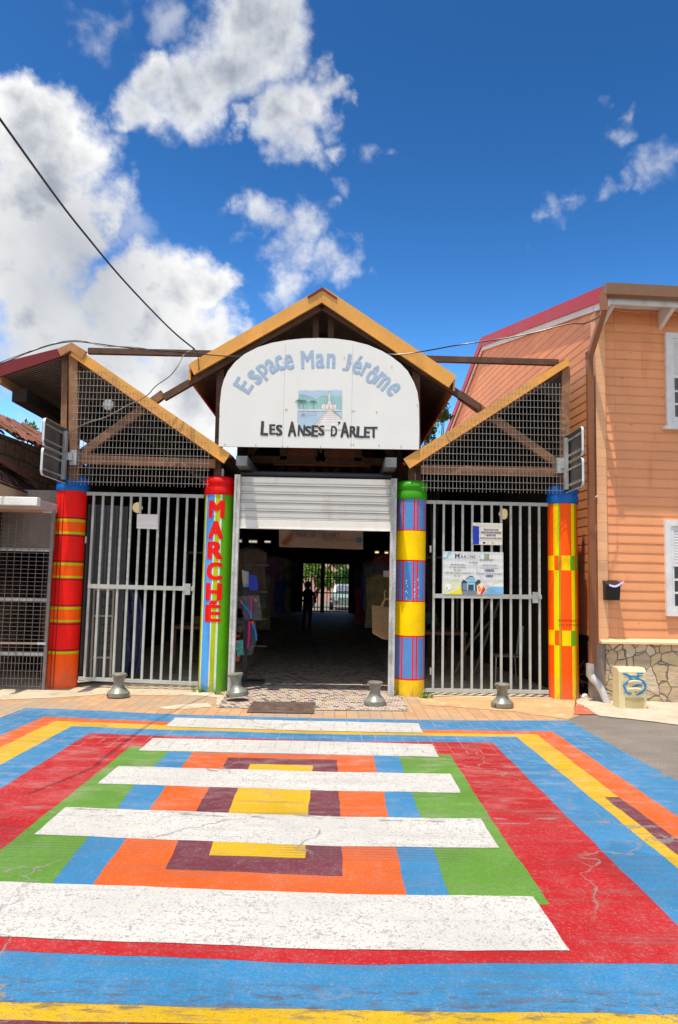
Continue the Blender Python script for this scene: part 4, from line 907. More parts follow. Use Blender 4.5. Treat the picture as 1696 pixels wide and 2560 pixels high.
tt('8H - 16H', 362, 1044, 488, 1068, 4); tt('8H - 13H', 362, 1152, 484, 1176, 4); tt('8H à 17H30', 972, 1054, 1134, 1082, 11); tt('8H à 13H', 988, 1166, 1114, 1192, 11)
mb.build('printing', HC, hb)
mb = MB(); mb.prism([pl(343, 1285, YN), pl(396, 1286, YN), pl(395, 1323, YN), pl(342, 1321, YN)], (0, .004, 0)); tag(mb.build('blank_plate', plain('pinkish_white_plate', (.66, .62, .60), .5, var=.05)), 'blank off-white plate tied to the bars of the left gate', 'plate')

# ------------------------------------------------------------------ salmon house on the right (built in its own turned frame)
AH = .07
hc = G(1503, 1752)
house = thing('salmon_house', 'salmon clapboard house with red roof, brown gutter and crazy paved stone base on the right', 'house', hc, rotz=AH)
E1 = Vector((math.cos(AH), math.sin(AH), 0)); E2 = Vector((-math.sin(AH), math.cos(AH), 0))
def HF(x, y, off=0.0):
    """pixel -> house local (u, v, z) on the plane v=off (front wall is v=0)"""
    d = ray(x, y); o = hc+E2*off; t = (o-EYEP).dot(E2)/d.dot(E2); p = EYEP+d*t-hc; return Vector((p.dot(E1), off, p.z))
def HSd(x, y, off=0.0):
    d = ray(x, y); o = hc+E1*off; t = (o-EYEP).dot(E1)/d.dot(E1); p = EYEP+d*t-hc; return Vector((off, p.dot(E2), p.z))
zsill = HF(1515, 1600).z; gut = HF(1505, 705, -.62); zg = gut.z; ze = zg-.12
pk = HSd(1198, 850, -.12); rear = HSd(1111, 1085, -.12)
print('HOUSE', hc, 'sill', zsill, 'eave', zg, 'peak', pk, 'rear', rear)
def lap(mb, fu, u0, u1f, z0, z1, pitch, lo):
    """lapped boards; fu(u, z, o) -> point, o is how far the board stands off the wall"""
    z = z0
    while z < z1-.01:
        za, zb = z, min(z+pitch, z1); a0, b0 = u0(za), u1f(za); a1, b1 = u0(zb), u1f(zb)
        if b0-a0 > .05 or b1-a1 > .05:
            mb.poly([fu(a0, za, lo), fu(b0, za, lo), fu(b1, zb-.004, .003), fu(a1, zb-.004, .003)])
            mb.poly([fu(a0, za, .0), fu(b0, za, .0), fu(b0, za, lo), fu(a0, za, lo)])
            mb.poly([fu(a1, zb-.004, .003), fu(b1, zb-.004, .003), fu(b1, zb, .001), fu(a1, zb, .001)])
        z += pitch
mb = MB(); lap(mb, lambda u, z, o: Vector((u, -o, z)), lambda z: .02, lambda z: 6.0, zsill+.03, ze+.1, .1365, .011); mb.build('front_wall', M['siding'], house, local=True)
zr = lambda v: (zg-.12+(pk.z-zg)*(v/pk.y) if v < pk.y else pk.z-.15+(rear.z-pk.z)*(v-pk.y)/(rear.y-pk.y))
def vL(z): return 0.0 if z < zr(0.02) else min(pk.y, (z-zg+.12)/(pk.z-zg)*pk.y)
def vR(z): return rear.y if z < zr(rear.y) else rear.y-(z-zr(rear.y))/(pk.z-.15-zr(rear.y))*(rear.y-pk.y)
mb = MB(); lap(mb, lambda v, z, o: Vector((-o, v, z)), lambda z: vL(z)+.02, vR, zsill+.03, pk.z-.1, .1365, .006); mb.build('side_wall', M['siding'], house, local=True)
mb = MB(); mb.box((.01, .01, -.1), (6, rear.y, zr(rear.y)-.1)); mb.prism([(.012, .02, zg-.3), (.012, pk.y, pk.z-.25), (.012, rear.y, zr(rear.y)-.1), (.012, rear.y, 0), (.012, .02, 0)], (5.9, 0, 0)); mb.build('wall_core', M['darkwood'], house, local=True)
mb = MB(); mb.box((-.04, -.045, zsill-.04), (.105, -.0, ze+.02)); mb.box((-.042, -.0, zsill-.04), (-.0, .11, ze-.1)); mb.build('corner_board', M['trim'], house, local=True)
mb = MB(); mb.prism([(-.02, 0, zsill+.03), (-.02, -.09, zsill-.015), (-.02, -.09, zsill-.045), (-.02, 0, zsill-.045)], (6, 0, 0)); mb.build('sill_board', M['sill'], house, local=True)
mb = MB(); mb.box((.07, -.03, -.1), (6, .02, zsill-.045)); mb.build('stone_base', M['crazy'], house, local=True)
mb = MB(); mb.box((-.08, .0, -.1), (.07, .25, zsill-.045)); mb.build('base_pier', M['greywall'], house, local=True)
mb = MB(); mb.box((.0, .25, -.1), (.06, rear.y, zsill-.045)); mb.build('base_wall', M['darkwood'], house, local=True)
# roof: front slope, rear slope with rake trim
ov = -.06
def slope(name, a, b):
    mb = MB(); mb.prism([(ov, a[0], a[1]), (ov, b[0], b[1]), (ov, b[0], b[1]+.05), (ov, a[0], a[1]+.05)], (6.3, 0, 0)); return mb.build(name, M['redroof'], house, local=True)
slope('roof', (-.52, zg-.05), (pk.y, pk.z)); slope('roof', (pk.y, pk.z), (rear.y+.2, rear.z-.05))
for nm, mt, dz0, dz1, x in (('rake_flashing', 'redroof', .06, -.16, ov-.02), ('rake_trim', 'whitepaint', -.16, -.26, ov+.01)):
    mb = MB()
    for a, b in (((-.52, zg-.05), (pk.y, pk.z)), ((pk.y, pk.z), (rear.y+.2, rear.z-.05))):
        mb.prism([(x, a[0], a[1]+dz1), (x, b[0], b[1]+dz1), (x, b[0], b[1]+dz0), (x, a[0], a[1]+dz0)], (.03, 0, 0))
    mb.build(nm, M[mt], house, local=True)
mb = MB(); mb.prism([(-.1, -.62, zg), (-.1, -.61, zg-.16), (-.1, -.52, zg-.18), (-.1, -.48, zg-.02), (-.1, -.49, zg-.02), (-.1, -.53, zg-.165), (-.1, -.60, zg-.15), (-.1, -.61, zg)], (6.3, 0, 0)); mb.box((-.105, -.62, zg-.17), (-.098, -.48, zg)); mb.build('gutter', M['gutter'], house, local=True)
mb = MB(); mb.box((-.06, -.47, zg-.25), (6, -.44, zg-.13)); mb.box((-.06, -.44, zg-.14), (6, 0, zg-.12)); mb.build('eave_board', M['whitepaint'], house, local=True)
for u in (.05, .95, 1.85):
    mb = MB(); mb.prism([(u, -.44, zg-.15), (u, 0, zg-.15), (u, 0, zg-.42), (u, -.41, zg-.24)], (.06, 0, 0)); mb.build('bracket', M['whitepaint'], house, local=True)
mb = MB(); zc = HF(1600, 780, -.03).z
mb.tube([(-.02+i*.1, -.03, zc+.012*math.sin(i*.9)+.01*math.sin(i*.37)) for i in range(24)], .012, 6); mb.build('painted_cable', M['siding'], house, local=True)
# downpipe
pp = [HF(1507, 735, -.54), HF(1511, 778, -.54), HF(1502, 802, -.48), HF(1484, 860, -.16), HF(1474, 892, -.07), HF(1476, 1668, -.07)]
mb = MB(); mb.beam(pp[0], pp[1]+Vector((0, 0, -.0)), .085, .085, mi=0); mb.beam(pp[1]+Vector((0, .005, .02)), pp[4]+Vector((0, 0, -.01)), .08, .08); p4 = pp[4]; p5 = pp[5]; mb.box((p4.x-.042, p4.y-.04, p5.z), (p4.x+.042, p4.y+.04, p4.z+.03))
for k in range(7): mb.box((p4.x-.036+k*.012-.002, p4.y-.045, p5.z+.02), (p4.x-.036+k*.012+.002, p4.y-.04, p4.z))
dpo = mb.build('downpipe', M['pipe'], house, local=True, bevel=.006)
mb = MB()
for k in range(9): zz_ = p4.z+.02+k*.012-.05; mb.box((p4.x-.047, p4.y-.045, zz_), (p4.x+.047, p4.y+.045, zz_+.005))
mb.build('ribbed_joint', M['pipe'], dpo, local=True)
mb = MB(); e = p5; mb.tube([e+Vector((0, 0, .05)), e+Vector((0, 0, -.13))], .058, 16, 1); mb.tube([e+Vector((.0, -.0, -.10)), e+Vector((.03, -.02, -.16)), e+Vector((.09, -.05, -.22)), e+Vector((.14, -.09, -.34)), e+Vector((.19, -.14, -e.z-.02))], [.055, .055, .052, .05, .05], 16, 0)
mb.build('drain_elbow', [M['greypipe'], M['galv']], dpo, smooth=True, local=True)
# windows
def window(px0, ytop, ybot, sill):
    a = HF(px0, ybot, -.03); b = HF(px0, ytop, -.03); u = a.x; z0, z1 = a.z, b.z; w = .95
    mb = MB(); fr = .085
    mb.box((u, -.06, z0), (u+fr, -.0, z1)); mb.box((u+w-fr, -.06, z0), (u+w, -.0, z1)); mb.box((u+fr, -.058, z1-fr), (u+w-fr, 0, z1)); mb.box((u+fr, -.058, z0), (u+w-fr, 0, z0+fr))
    wn = mb.build('window', M['whitepaint'], house, local=True)
    if sill: mb = MB(); mb.box((u-.06, -.10, z0-.05), (u+w+.06, -.0, z0)); mb.build('window_sill', M['whitepaint'], wn, local=True, bevel=.006)
    zm = z0+(z1-z0)*.55; mb = MB()
    mb.box((u+fr, -.035, z1-fr-.02), (u+w-fr, -.03, z1-fr)); mb.box((u+fr, -.03, zm), (u+w-fr, -.027, z1-fr))
    mb.box((u+fr, -.045, zm-.05), (u+w-fr, -.02, zm)); mb.box((u+fr, -.045, zm), (u+fr+.05, -.026, z1-fr))
    for k in range(12):
        z = zm+.02+k*(z1-fr-zm-.05)/12; mb.prism([(u+fr+.06, -.04, z), (u+fr+.06, -.028, z+.03), (u+fr+.06, -.026, z+.026)], (w-2*fr-.12, 0, 0))
    mb.build('louvred_shutter', M['whitepaint'], wn, local=True)
    mb = MB(); mb.box((u+fr, -.022, z0+fr), (u+w-fr, -.018, zm-.05)); mb.build('pane', M['glass'], wn, local=True)
    mb = MB(); mb.box((u+fr, -.04, z0+fr), (u+fr+.045, -.022, zm-.05)); mb.box((u+fr, -.045, z0+fr), (u+w-fr, -.023, z0+fr+.06))
    for k in (1, 2): z = z0+fr+.06+(zm-.05-z0-fr-.06)*k/3; mb.box((u+fr+.045, -.038, z-.015), (u+w-fr, -.023, z+.015))
    mb.box((u+.42, -.037, z0+fr+.06), (u+.45, -.0235, zm-.05)); mb.build('glazing_bars', M['whitepaint'], wn, local=True)
window(1667, 832, 1066, True); window(1666, 1300, 1540, False)
# letterbox, cable, cabinet
def HW(p): return hc+E1*p.x+E2*p.y+Vector((0, 0, p.z))
a = HF(1514, 1500, -.12); b = HF(1549, 1454, -.12)
mbx = thing('letterbox', 'small black letterbox on the salmon wall with a leaflet poking out', 'letterbox', HW(Vector(((a.x+b.x)/2, -.03, a.z))), rotz=AH)
w = (b.x-a.x)/2; h = b.z-a.z; mb = MB(); mb.prism([(-w, 0, 0), (-w, -.10, 0), (-w, -.13, h*.8), (-w, 0, h)], (2*w, 0, 0)); mb.build('box_body', M['black'], mbx, local=True, bevel=.004)
mb = MB(); mb.prism([(-w-.008, .0, h*1.0), (-w-.008, -.145, h*.78), (-w-.008, -.145, h*.84), (-w-.008, 0, h*1.07)], (2*w+.016, 0, 0)); mb.build('lid', M['black'], mbx, local=True)
mb = MB()
for k in range(8):
    t0, t1 = k/8, (k+1)/8; f = lambda t: Vector((-w*.7+t*w*2.1, -.15-.02*math.sin(t*3), h*.76-.02*math.sin(t*5)+.06*max(0, t-.6))); p, q_ = f(t0), f(t1); mb.poly([p, q_, q_+Vector((0, .01, .03)), p+Vector((0, .01, .03))])
mb.build('leaflet', plain('lilac_paper', (.45, .42, .68), .3), mbx, local=True)
mb = MB(); pts = [HF(x, y, -.055) for x, y in ((1494, 1240), (1489, 1242), (1484, 1252), (1482, 1272), (1481, 1290), (1483, 1305), (1488, 1322), (1491, 1327), (1483, 1332), (1477, 1325), (1476, 1314), (1483, 1308), (1491, 1314), (1493, 1322), (1484, 1318), (1478, 1326), (1486, 1332))]
mb.tube([HW(p) for p in pts], [.011]*4+[.010]+[.0045]*12, 6); tag(mb.build('loose_cable', M['whitepaint'], smooth=True), 'thin white loose cable coiled beside the brown downpipe', 'cable')
a = G(1548, 1772); b = G(1623, 1775); Yc = a.y; 
cab = thing('utility_cabinet', 'cream meter cabinet with blue spray tag at foot of stone base', 'cabinet', ((a.x+b.x)/2, Yc, 0), rotz=AH*.5)
w = (b.x-a.x)/2*.98; zt = pl(1585, 1674, Yc).z
mb = MB(); mb.prism([(-w, 0, 0), (-w, .22, 0), (-w, .22, zt+.02), (-w, .05, zt+.02), (-w, 0, zt-.03)], (2*w, 0, 0)); mb.build('cabinet_body', M['cream'], cab, local=True, bevel=.008)
mb = MB(); mb.box((-w+.07, -.014, .16), (w-.03, -.001, zt-.06)); d = mb.build('door', M['cream'], cab, local=True, bevel=.003)
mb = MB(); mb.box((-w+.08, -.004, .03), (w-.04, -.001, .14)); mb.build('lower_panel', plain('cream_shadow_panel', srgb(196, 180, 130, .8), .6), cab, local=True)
for zc_, sgn in ((zt-.16, 1), (.26, -1)):
    mb = MB(); mb.lathe((.02, -.016, zc_), [(.10, -.01), (.095, .012), (.06, .02)], 24, Vector((0, -1, 0))); 
    mb.v = [Vector((v.x, v.y, zc_+(v.z-zc_)*.28)) for v in mb.v]; mb.build('recessed_grip', M['cream'], d, local=True, smooth=True)
mb = MB(); mb.lathe((.03, -.016, .235), [(.016, 0), (.014, .006)], 12, Vector((0, -1, 0))); mb.build('lock', M['black'], d, local=True)
mb = MB()
def gp(pts):
    o = []
    for x, y in pts:
        p = pl(x, y, Yc-.02); o.append(Vector((p.x-cab.location.x, -.021, p.z)))
    mb.tube(o, [.009]+[.017]*(len(o)-2)+[.009], 6)
z3 = lambda L: [(1340+x/3.944, 1200+y/3.944) for x, y in L]
gp(z3([(855, 1912), (890, 1915), (925, 1935), (940, 1965), (905, 1990), (880, 2015), (858, 2022)])); gp(z3([(925, 1935), (1000, 1945), (1010, 1915), (1000, 1985), (1070, 2005)])); gp(z3([(1000, 1906), (1060, 1908), (1020, 1935)])); gp(z3([(858, 2022), (880, 2060), (890, 2090), (920, 2110), (945, 2108)]))
gp(z3([(1000, 1955), (1060, 1985), (1085, 2020), (1080, 2060), (1050, 2095), (990, 2122)])); gp(z3([(945, 2045), (1000, 2025), (1050, 2030)])); gp(z3([(940, 1965), (1000, 1975)]))
for v in mb.v: v.y = -.0205+(v.y+.021)*.1
mb.build('spray_tag', M['graff'], d, local=True)

# ------------------------------------------------------------------ left: neighbouring stone building, kiosk with grille
nbg = thing('stone_building', 'old stone block building with ragged terracotta roof left of the hall', 'building', (-6.4, 13.5, 0))
XW = -5.45
a = PX(-40, 1068, XW); b = PX(105, 1122, XW)
def top(y): return a.z+(b.z-a.z)*(y-a.y)/(b.y-a.y)
y0, y1 = a.y-.6, 16.5
mb = MB(); mb.prism([(XW, y0, 0), (XW, y1, 0), (XW, y1, top(y1)), (XW, y0, top(y0))], (-3, 0, 0)); mb.build('stone_wall', M['blocks'], nbg)
mb = MB(); random.seed(5)
for r in range(6):
    yy = y0-.1
    while yy < y1:
        w = .13+random.random()*.05; xo = XW+.14-r*.14+random.uniform(-.03, .03); z = top(yy)-.02+r*.085+random.uniform(-.02, .03); l = .28; t = random.uniform(-.03, .03)
        mb.prism([(xo, yy, z+t), (xo, yy+w, z), (xo, yy+w, z+.035), (xo, yy+w*.5, z+.06), (xo, yy, z+.035+t)], (-l, 0, l*.65)); yy += w+.005
mb.build('tile_roof', M['terra'], nbg)
low = thing('tiled_awning', 'dark tiled lean-to roof with beige fascia beneath the stone wall', 'awning', (-5.0, 12, 0))
XA = -4.75
def slopeq(p, q, r, s, name, mat, rows=7, th=.03):
    mb = MB(); p, q, r, s = map(Vector, (p, q, r, s))      # p,q lower edge near/far ; s,r upper edge near/far
    n = 22
    for i in range(rows):
        for j in range(n):
            f = lambda u, v: p.lerp(q, u).lerp(s.lerp(r, u), v)
            u0_, u1_, v0, v1 = j/n, (j+1)/n, i/rows, (i+1)/rows; A, B, Cc, D = f(u0_, v0), f(u1_, v0), f(u1_, v1), f(u0_, v1); up = Vector((.0, 0, th)); wob = Vector((0, 0, .008*math.sin(j*2.1+i)))
            mb.poly([A+up+wob, B+up*.8, Cc, D]); mb.poly([A, B, B+up*.8, A+up+wob])
    return mb.build(name, mat, low)
pa, pb = PX(-60, 1188, XA), PX(158, 1262, XA); s_, r_ = PX(-60, 1090, XW+.03), PX(160, 1262, XW+.2)
qa, qb = PX(-60, 1182, XA), PX(140, 1262, XA); ta, tb = PX(-60, 1130, XW+.02), PX(120, 1240, XW+.02)
slopeq(qa, qb, tb, ta, 'tile_roof', M['darktile'])
ua, ub, uc = PX(-40, 1115, XW+.03), PX(55, 1176, XW+.03), PX(-40, 1150, XW+.03)
mb = MB()
for k in range(5):
    o = Vector((.02+k*.03, 0, -k*.035)); mb.prism([ua+o, ub+o, ub+o+Vector((0, 0, -.05)), ua+o+Vector((0, 0, -.05))], (.04, 0, 0))
mb.build('pink_tiles', M['pinktile'], low)
fa, fb = PX(-60, 1186, XA), PX(110, 1250, XA); mb = MB(); mb.prism([fa, fb, fb+Vector((0, 0, -.16)), fa+Vector((0, 0, -.22))], (-.03, 0, 0)); mb.build('fascia', plain('beige_fascia', (.38, .30, .21), .7, dirt=(.12, .1, .08)), low)
mb = MB(); mb.box((XA-.4, qa.y-.3, 1.5), (XA-.35, 13.6, 3.0)); mb.build('back_wall', M['darkwood'], low)
# kiosk: concrete canopy, grille, dark room
YK = 10.55
kio = thing('grilled_kiosk', 'dim shopfront behind wire grille with white concrete canopy left of the red pillar', 'kiosk', (-5, YK, 0))
ca = pl(94, 1243, 10.0); cb = pl(94, 1264, 10.0)
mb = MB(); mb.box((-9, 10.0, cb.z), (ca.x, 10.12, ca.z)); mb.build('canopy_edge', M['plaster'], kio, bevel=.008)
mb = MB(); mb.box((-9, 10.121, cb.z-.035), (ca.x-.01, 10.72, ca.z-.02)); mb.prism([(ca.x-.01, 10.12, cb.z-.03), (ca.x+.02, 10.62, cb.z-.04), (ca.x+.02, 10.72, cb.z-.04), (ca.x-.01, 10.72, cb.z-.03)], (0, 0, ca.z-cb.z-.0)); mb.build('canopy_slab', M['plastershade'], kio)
xR = pl(122, 1500, YK).x; zG = G(60, 1708).z
mb = MB(); x = xR
while x > -7.5:
    mb.box((x-.003, YK-.003, .03), (x+.003, YK+.003, cb.z-.02)); x -= .105
z = .05
while z < cb.z-.03: 
    mb.box((-7.5, YK-.009, z-.003), (xR, YK-.003, z+.003)); z += (.058 if z > .42 else .105)
zl_ = .46
x = xR-.052
while x > -7.5: mb.box((x-.003, YK-.003, .03), (x+.003, YK+.003, zl_)); x -= .105
mb.build('wire_grille', M['wiredark'], kio)
for y in (1374, 1499, 1635):
    z = pl(60, y, YK).z; mb = MB(); mb.box((-7.5, YK+.004, z-.022), (xR, YK+.04, z+.022)); mb.build('grille_rail', M['rail'], kio)
mb = MB(); mb.box((xR-.02, YK-.02, 0), (xR+.02, YK+.02, cb.z)); mb.build('grille_post', M['wiredark'], kio)
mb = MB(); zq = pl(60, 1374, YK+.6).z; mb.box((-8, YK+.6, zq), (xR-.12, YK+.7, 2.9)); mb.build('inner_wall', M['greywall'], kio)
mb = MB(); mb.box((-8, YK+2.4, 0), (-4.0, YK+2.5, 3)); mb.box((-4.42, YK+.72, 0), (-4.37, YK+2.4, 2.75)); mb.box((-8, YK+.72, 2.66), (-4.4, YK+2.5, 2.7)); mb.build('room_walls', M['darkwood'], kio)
for y, cm, w_ in ((1278, (.55, .27, .08), .013), (1610, (.5, .36, .27), .016)):
    p = pl(0, y, YK-.03); q_ = pl(115 if y > 1500 else 130, y+(-1 if y > 1500 else 2), YK-.03); p.x -= 2
    mb = MB(); mb.tube([p, q_-Vector((.12, 0, 0))], w_, 10, 0); mb.tube([q_-Vector((.12, 0, 0)), q_], w_*1.1, 10, 1)
    o = mb.build('broom_pole', [plain('pole_%d' % y, cm, .5), M['whitepaint']], smooth=True)
    tag(o, 'yellow-brown pole with white end tied high on the kiosk grille' if y < 1500 else 'pinkish pole with white end tied low on the kiosk grille', 'pole')

# ------------------------------------------------------------------ projecting sign panels seen from behind
def projsign(name, label, xm, sgn, Yn, Yf, zt, zb, xp):
    t = thing(name, label, 'sign', (xm, Yf, zb))
    h = (zt-zb)/2-.012
    for k in (0, 1):
        z0 = zb+k*(h+.024); r = .07; prof = []
        for cy, cz, a0 in ((Yf-r, z0+h-r, 0), (Yn+r, z0+h-r, 90), (Yn+r, z0+r, 180), (Yf-r, z0+r, 270)):
            for a in range(0, 91, 18): prof.append((cy+r*math.cos(R(a0+a)), cz+r*math.sin(R(a0+a))))
        mb = MB(); mb.prism([(xm-sgn*.004, y, z) for y, z in prof], (sgn*.004, 0, 0), 0)
        n = len(prof)
        for i in range(n):      # folded rim
            y1_, z1_ = prof[i]; y2_, z2_ = prof[(i+1) % n]; mb.prism([(xm-sgn*.035, y1_, z1_), (xm-sgn*.035, y2_, z2_), (xm, y2_, z2_), (xm, y1_, z1_)], (0, .0012, 0.0012), 1)
        pn = mb.build('sign_panel', [M['panelback'], M['panelrim']], t)
        for zz in (z0+h*.22, z0+h*.78):
            mb = MB(); mb.box((xm-sgn*.028, Yn+.02, zz-.014), (xm-sgn*.004, Yf-.02, zz+.014)); mb.build('stiffening_rib', M['galv'], pn)
    ym = Yf-.3*(Yf-Yn); mb = MB(); mb.box((xm-sgn*.085, ym-.035, zb+.03), (xm-sgn*.03, ym+.035, zt-.05)); mb.build('mounting_post', M['galv'], t)
    zc = (zt+zb)/2-.02; mb = MB(); mb.box((xm-sgn*.085, ym, zc-.055), (xp, ym+.05, zc+.055)); mb.prism([(xm-sgn*.085, ym+.03, zc-.05), (xm-sgn*.085, ym+.03, zc+.05), (xp, YW+.1, zc+.05), (xp, YW+.1, zc-.05)], (0, .02, 0)); mb.build('bracket_arm', M['galv'], t)
    mb = MB(); mb.box((xp-.05, YW-.1, zc-.12), (xp+.05, YW+.12, zc+.10)); mb.build('wall_plate', M['galv'], t)
    return t
M['panelback'] = plain('aluminium_panel_back', (.15, .125, .105), .4, .5, var=.35, scale=3, stretch=(1, 1, .4)); M['panelrim'] = plain('panel_rim', (.62, .64, .64), .45, .2)
xmL = PY(104, 1100, 9.75).x
def zat(x, y, Y): return PY(x, y, Y).z
projsign('projecting_sign', 'back of a grey aluminium double panel sign jutting out above the red pillar', xmL, -1, 9.75, 10.75, zat(104, 1042, 9.75), zat(96, 1186, 9.75), PY(186, 1150, 10.55).x)
xmR = PY(1461, 1100, 9.85).x
projsign('projecting_sign', 'back of a grey aluminium double panel sign jutting out above the orange checked pillar', xmR, 1, 9.85, 10.75, zat(1461, 1064, 9.85), zat(1464, 1215, 9.85), PY(1400, 1170, 10.55).x)

# ------------------------------------------------------------------ bollards
def bollard():
    t = thing('bollard', 'x', 'bollard', (0, 0, 0), 'cast iron bollards along the edge of the road')
    k = 1.0; mb = MB(); mb.lathe((0, 0, 0), [(.168, 0), (.17, .01), (.168, .062), (.160, .07)], 40); mb.build('base_ring', M['bollard'], t, smooth=True, local=True)
    prof = [(.158, .065), (.150, .078), (.125, .100), (.100, .125), (.086, .150), (.080, .175), (.077, .205), (.079, .235), (.086, .268), (.093, .288), (.099, .296), (.112, .302), (.118, .315), (.115, .335), (.10, .347), (.05, .352), (.0, .353)]
    mb = MB(); mb.lathe((0, 0, 0), prof, 40); mb.build('shaft', M['bollard'], t, smooth=True, local=True)
    mb = MB(); mb.lathe((-.13, -.115, .03), [(.014, 0), (.013, .006)], 10, Vector((-.7, -.7, 0))); mb.build('bolt_hole', M['black'], t, local=True)
    return t
b0 = bollard(); kids = list(b0.children)
spec = [(287, 1748, 'grey-bronze bollard in front of the left steel gate, farthest left of all', 0), (590, 1757, 'tilted bollard leaning beside the foot of the striped green pillar', 1), (939, 1769, 'upright bollard on the mosaic tiles beside the blue and yellow pillar', 0), (1263, 1774, 'bollard with a bolt hole standing on the tan stone before the right gate', 0)]
for i, (x, y, lb, tl) in enumerate(spec):
    if i == 0: o = b0
    else:
        o = b0.copy(); C.objects.link(o)
        for ch in kids: c2_ = ch.copy(); C.objects.link(c2_); c2_.parent = o
    p = G(x, y); sc = (56/((1840)/p.y))/.34; o.location = (p.x, p.y+.16, .012); o.scale = (sc,)*3; o['label'] = lb; o.rotation_euler = (0, 0, i*1.1 if i < 3 else 0)
    if tl: o.rotation_euler = Euler((R(-3), R(-8), 0)); o.location = (p.x, p.y+.16, .06); o.scale = (sc*1.0,)*3
# manhole
mh = [G(632, 1754, .012), G(789, 1755.5, .012), G(785, 1783, .012), G(617, 1780, .012)]
mc = thing('manhole_cover', 'rusty brown square cast iron cover with round lid in the tiled paving', 'manhole cover', sum(mh, Vector())/4)
mb = MB(); mb.prism([p-Vector((0, 0, .004)) for p in mh], (0, 0, .008)); mb.build('cover_frame', M['iron'], mc)
cxm = sum(mh, Vector())/4; mb = MB(); hx, hy = (mh[1]-mh[0]).length/2*.96, (mh[3]-mh[0]).length/2*.9
n_ = 22
for i in range(n_):
    for j in range(12):
        u, v = (i+.5)/n_*2-1, (j+.5)/12*2-1; p = cxm+Vector((u*hx, v*hy, .004)); rr = ((u*hx)**2+(v*hy)**2)**.5
        if abs(rr-hy*.93) < .014: continue
        mb.box((p.x-hx/n_*.62, p.y-hy/12*.55, p.z), (p.x+hx/n_*.62, p.y+hy/12*.55, p.z+.004))
mb.build('raised_studs', M['iron'], mc)
mb = MB(); ring = []
for k in range(48): a_ = 2*math.pi*k/48; ring.append(cxm+Vector((hy*.95*math.cos(a_), hy*.93*math.sin(a_), .006)))
mb.tube(ring+[ring[0]], .005, 5, caps=False); mb.build('round_lid_seam', M['iron'], mc)

# ------------------------------------------------------------------ cables
def cable(name, pts, r, label, mat='black'):
    # smooth the run
    P_ = [Vector(p) for p in pts]; out = []
    for i in range(len(P_)-1):
        p0, p1, p2, p3 = P_[max(i-1, 0)], P_[i], P_[i+1], P_[min(i+2, len(P_)-1)]
        for k in range(8):
            t = k/8; out.append(.5*((2*p1)+(p2-p0)*t+(2*p0-5*p1+4*p2-p3)*t*t+(3*p1-3*p2+p3-p0)*t**3))
    out.append(P_[-1]); mb = MB(); mb.tube(out, r, 6); o = mb.build(name, M[mat], smooth=True); return tag(o, label, 'cable')
cable('power_cable', [PY(-300, -120, 4.4), PY(-60, 215, 5.2), PY(0, 297, 5.6), PY(150, 505, 6.9), PY(225, 600, 7.6), PY(300, 690, 8.4), PY(380, 776, 9.3), PY(440, 835, 10.2), PY(487, 873, 10.54)], .011, 'thick black power cable sweeping down from the sky to the left beam')
cable('power_cable', [PY(-60, 920, 9.6), PY(0, 910, 9.8), PY(70, 882, 10.0), PY(130, 862, 10.2), PY(185, 854, 10.28), PY(240, 859, 10.3), PY(310, 868, 10.3), PY(400, 877, 10.32), PY(487, 884, 10.5), PY(560, 890, 10.57), PY(600, 891, 10.595), PY(640, 892, 10.605)], .009, 'black twisted cable draped over the left gable peak toward the white sign')
cable('power_cable', [PY(0, 906, 9.85), PY(80, 876, 10.02), PY(140, 857, 10.2), PY(200, 851, 10.25), PY(260, 865, 10.28), PY(340, 868, 10.28), PY(420, 882, 10.4), PY(500, 882, 10.55)], .006, 'thin second strand twisting round the cable above the left gable peak')
cable('power_cable', [PY(487, 873, 10.54), PY(462, 885, 10.45), PY(445, 915, 10.32), PY(425, 940, 10.34), PY(390, 965, 10.36), PY(370, 987, 10.38), PY(345, 1002, 10.4), PY(318, 1014, 10.42), PY(290, 1030, 10.44), PY(262, 1044, 10.46), PY(225, 1055, 10.46), PY(200, 1066, 10.48), PY(173, 1083, 10.5)], .008, 'grey cable looping down across the left wire mesh to its post', 'wiredark')
cable('power_cable', [PY(950, 885, 10.605), PY(1000, 886, 10.59), PY(1060, 878, 10.5), PY(1150, 862, 10.1), PY(1250, 848, 10.05), PY(1330, 833, 10.0), PY(1390, 817, 9.95), PY(1430, 809, 9.92), PY(1460, 809, 9.9), PY(1490, 797, 9.95), PY(1500, 790, 10.0)], .009, 'black service cable from the white sign to the salmon house eave')
cable('power_cable', [PY(487, 873, 10.54), PY(494, 885, 10.58), PY(497, 905, 10.59), PY(498, 925, 10.59)], .006, 'short cable tail hanging on the left end of the middle gable')

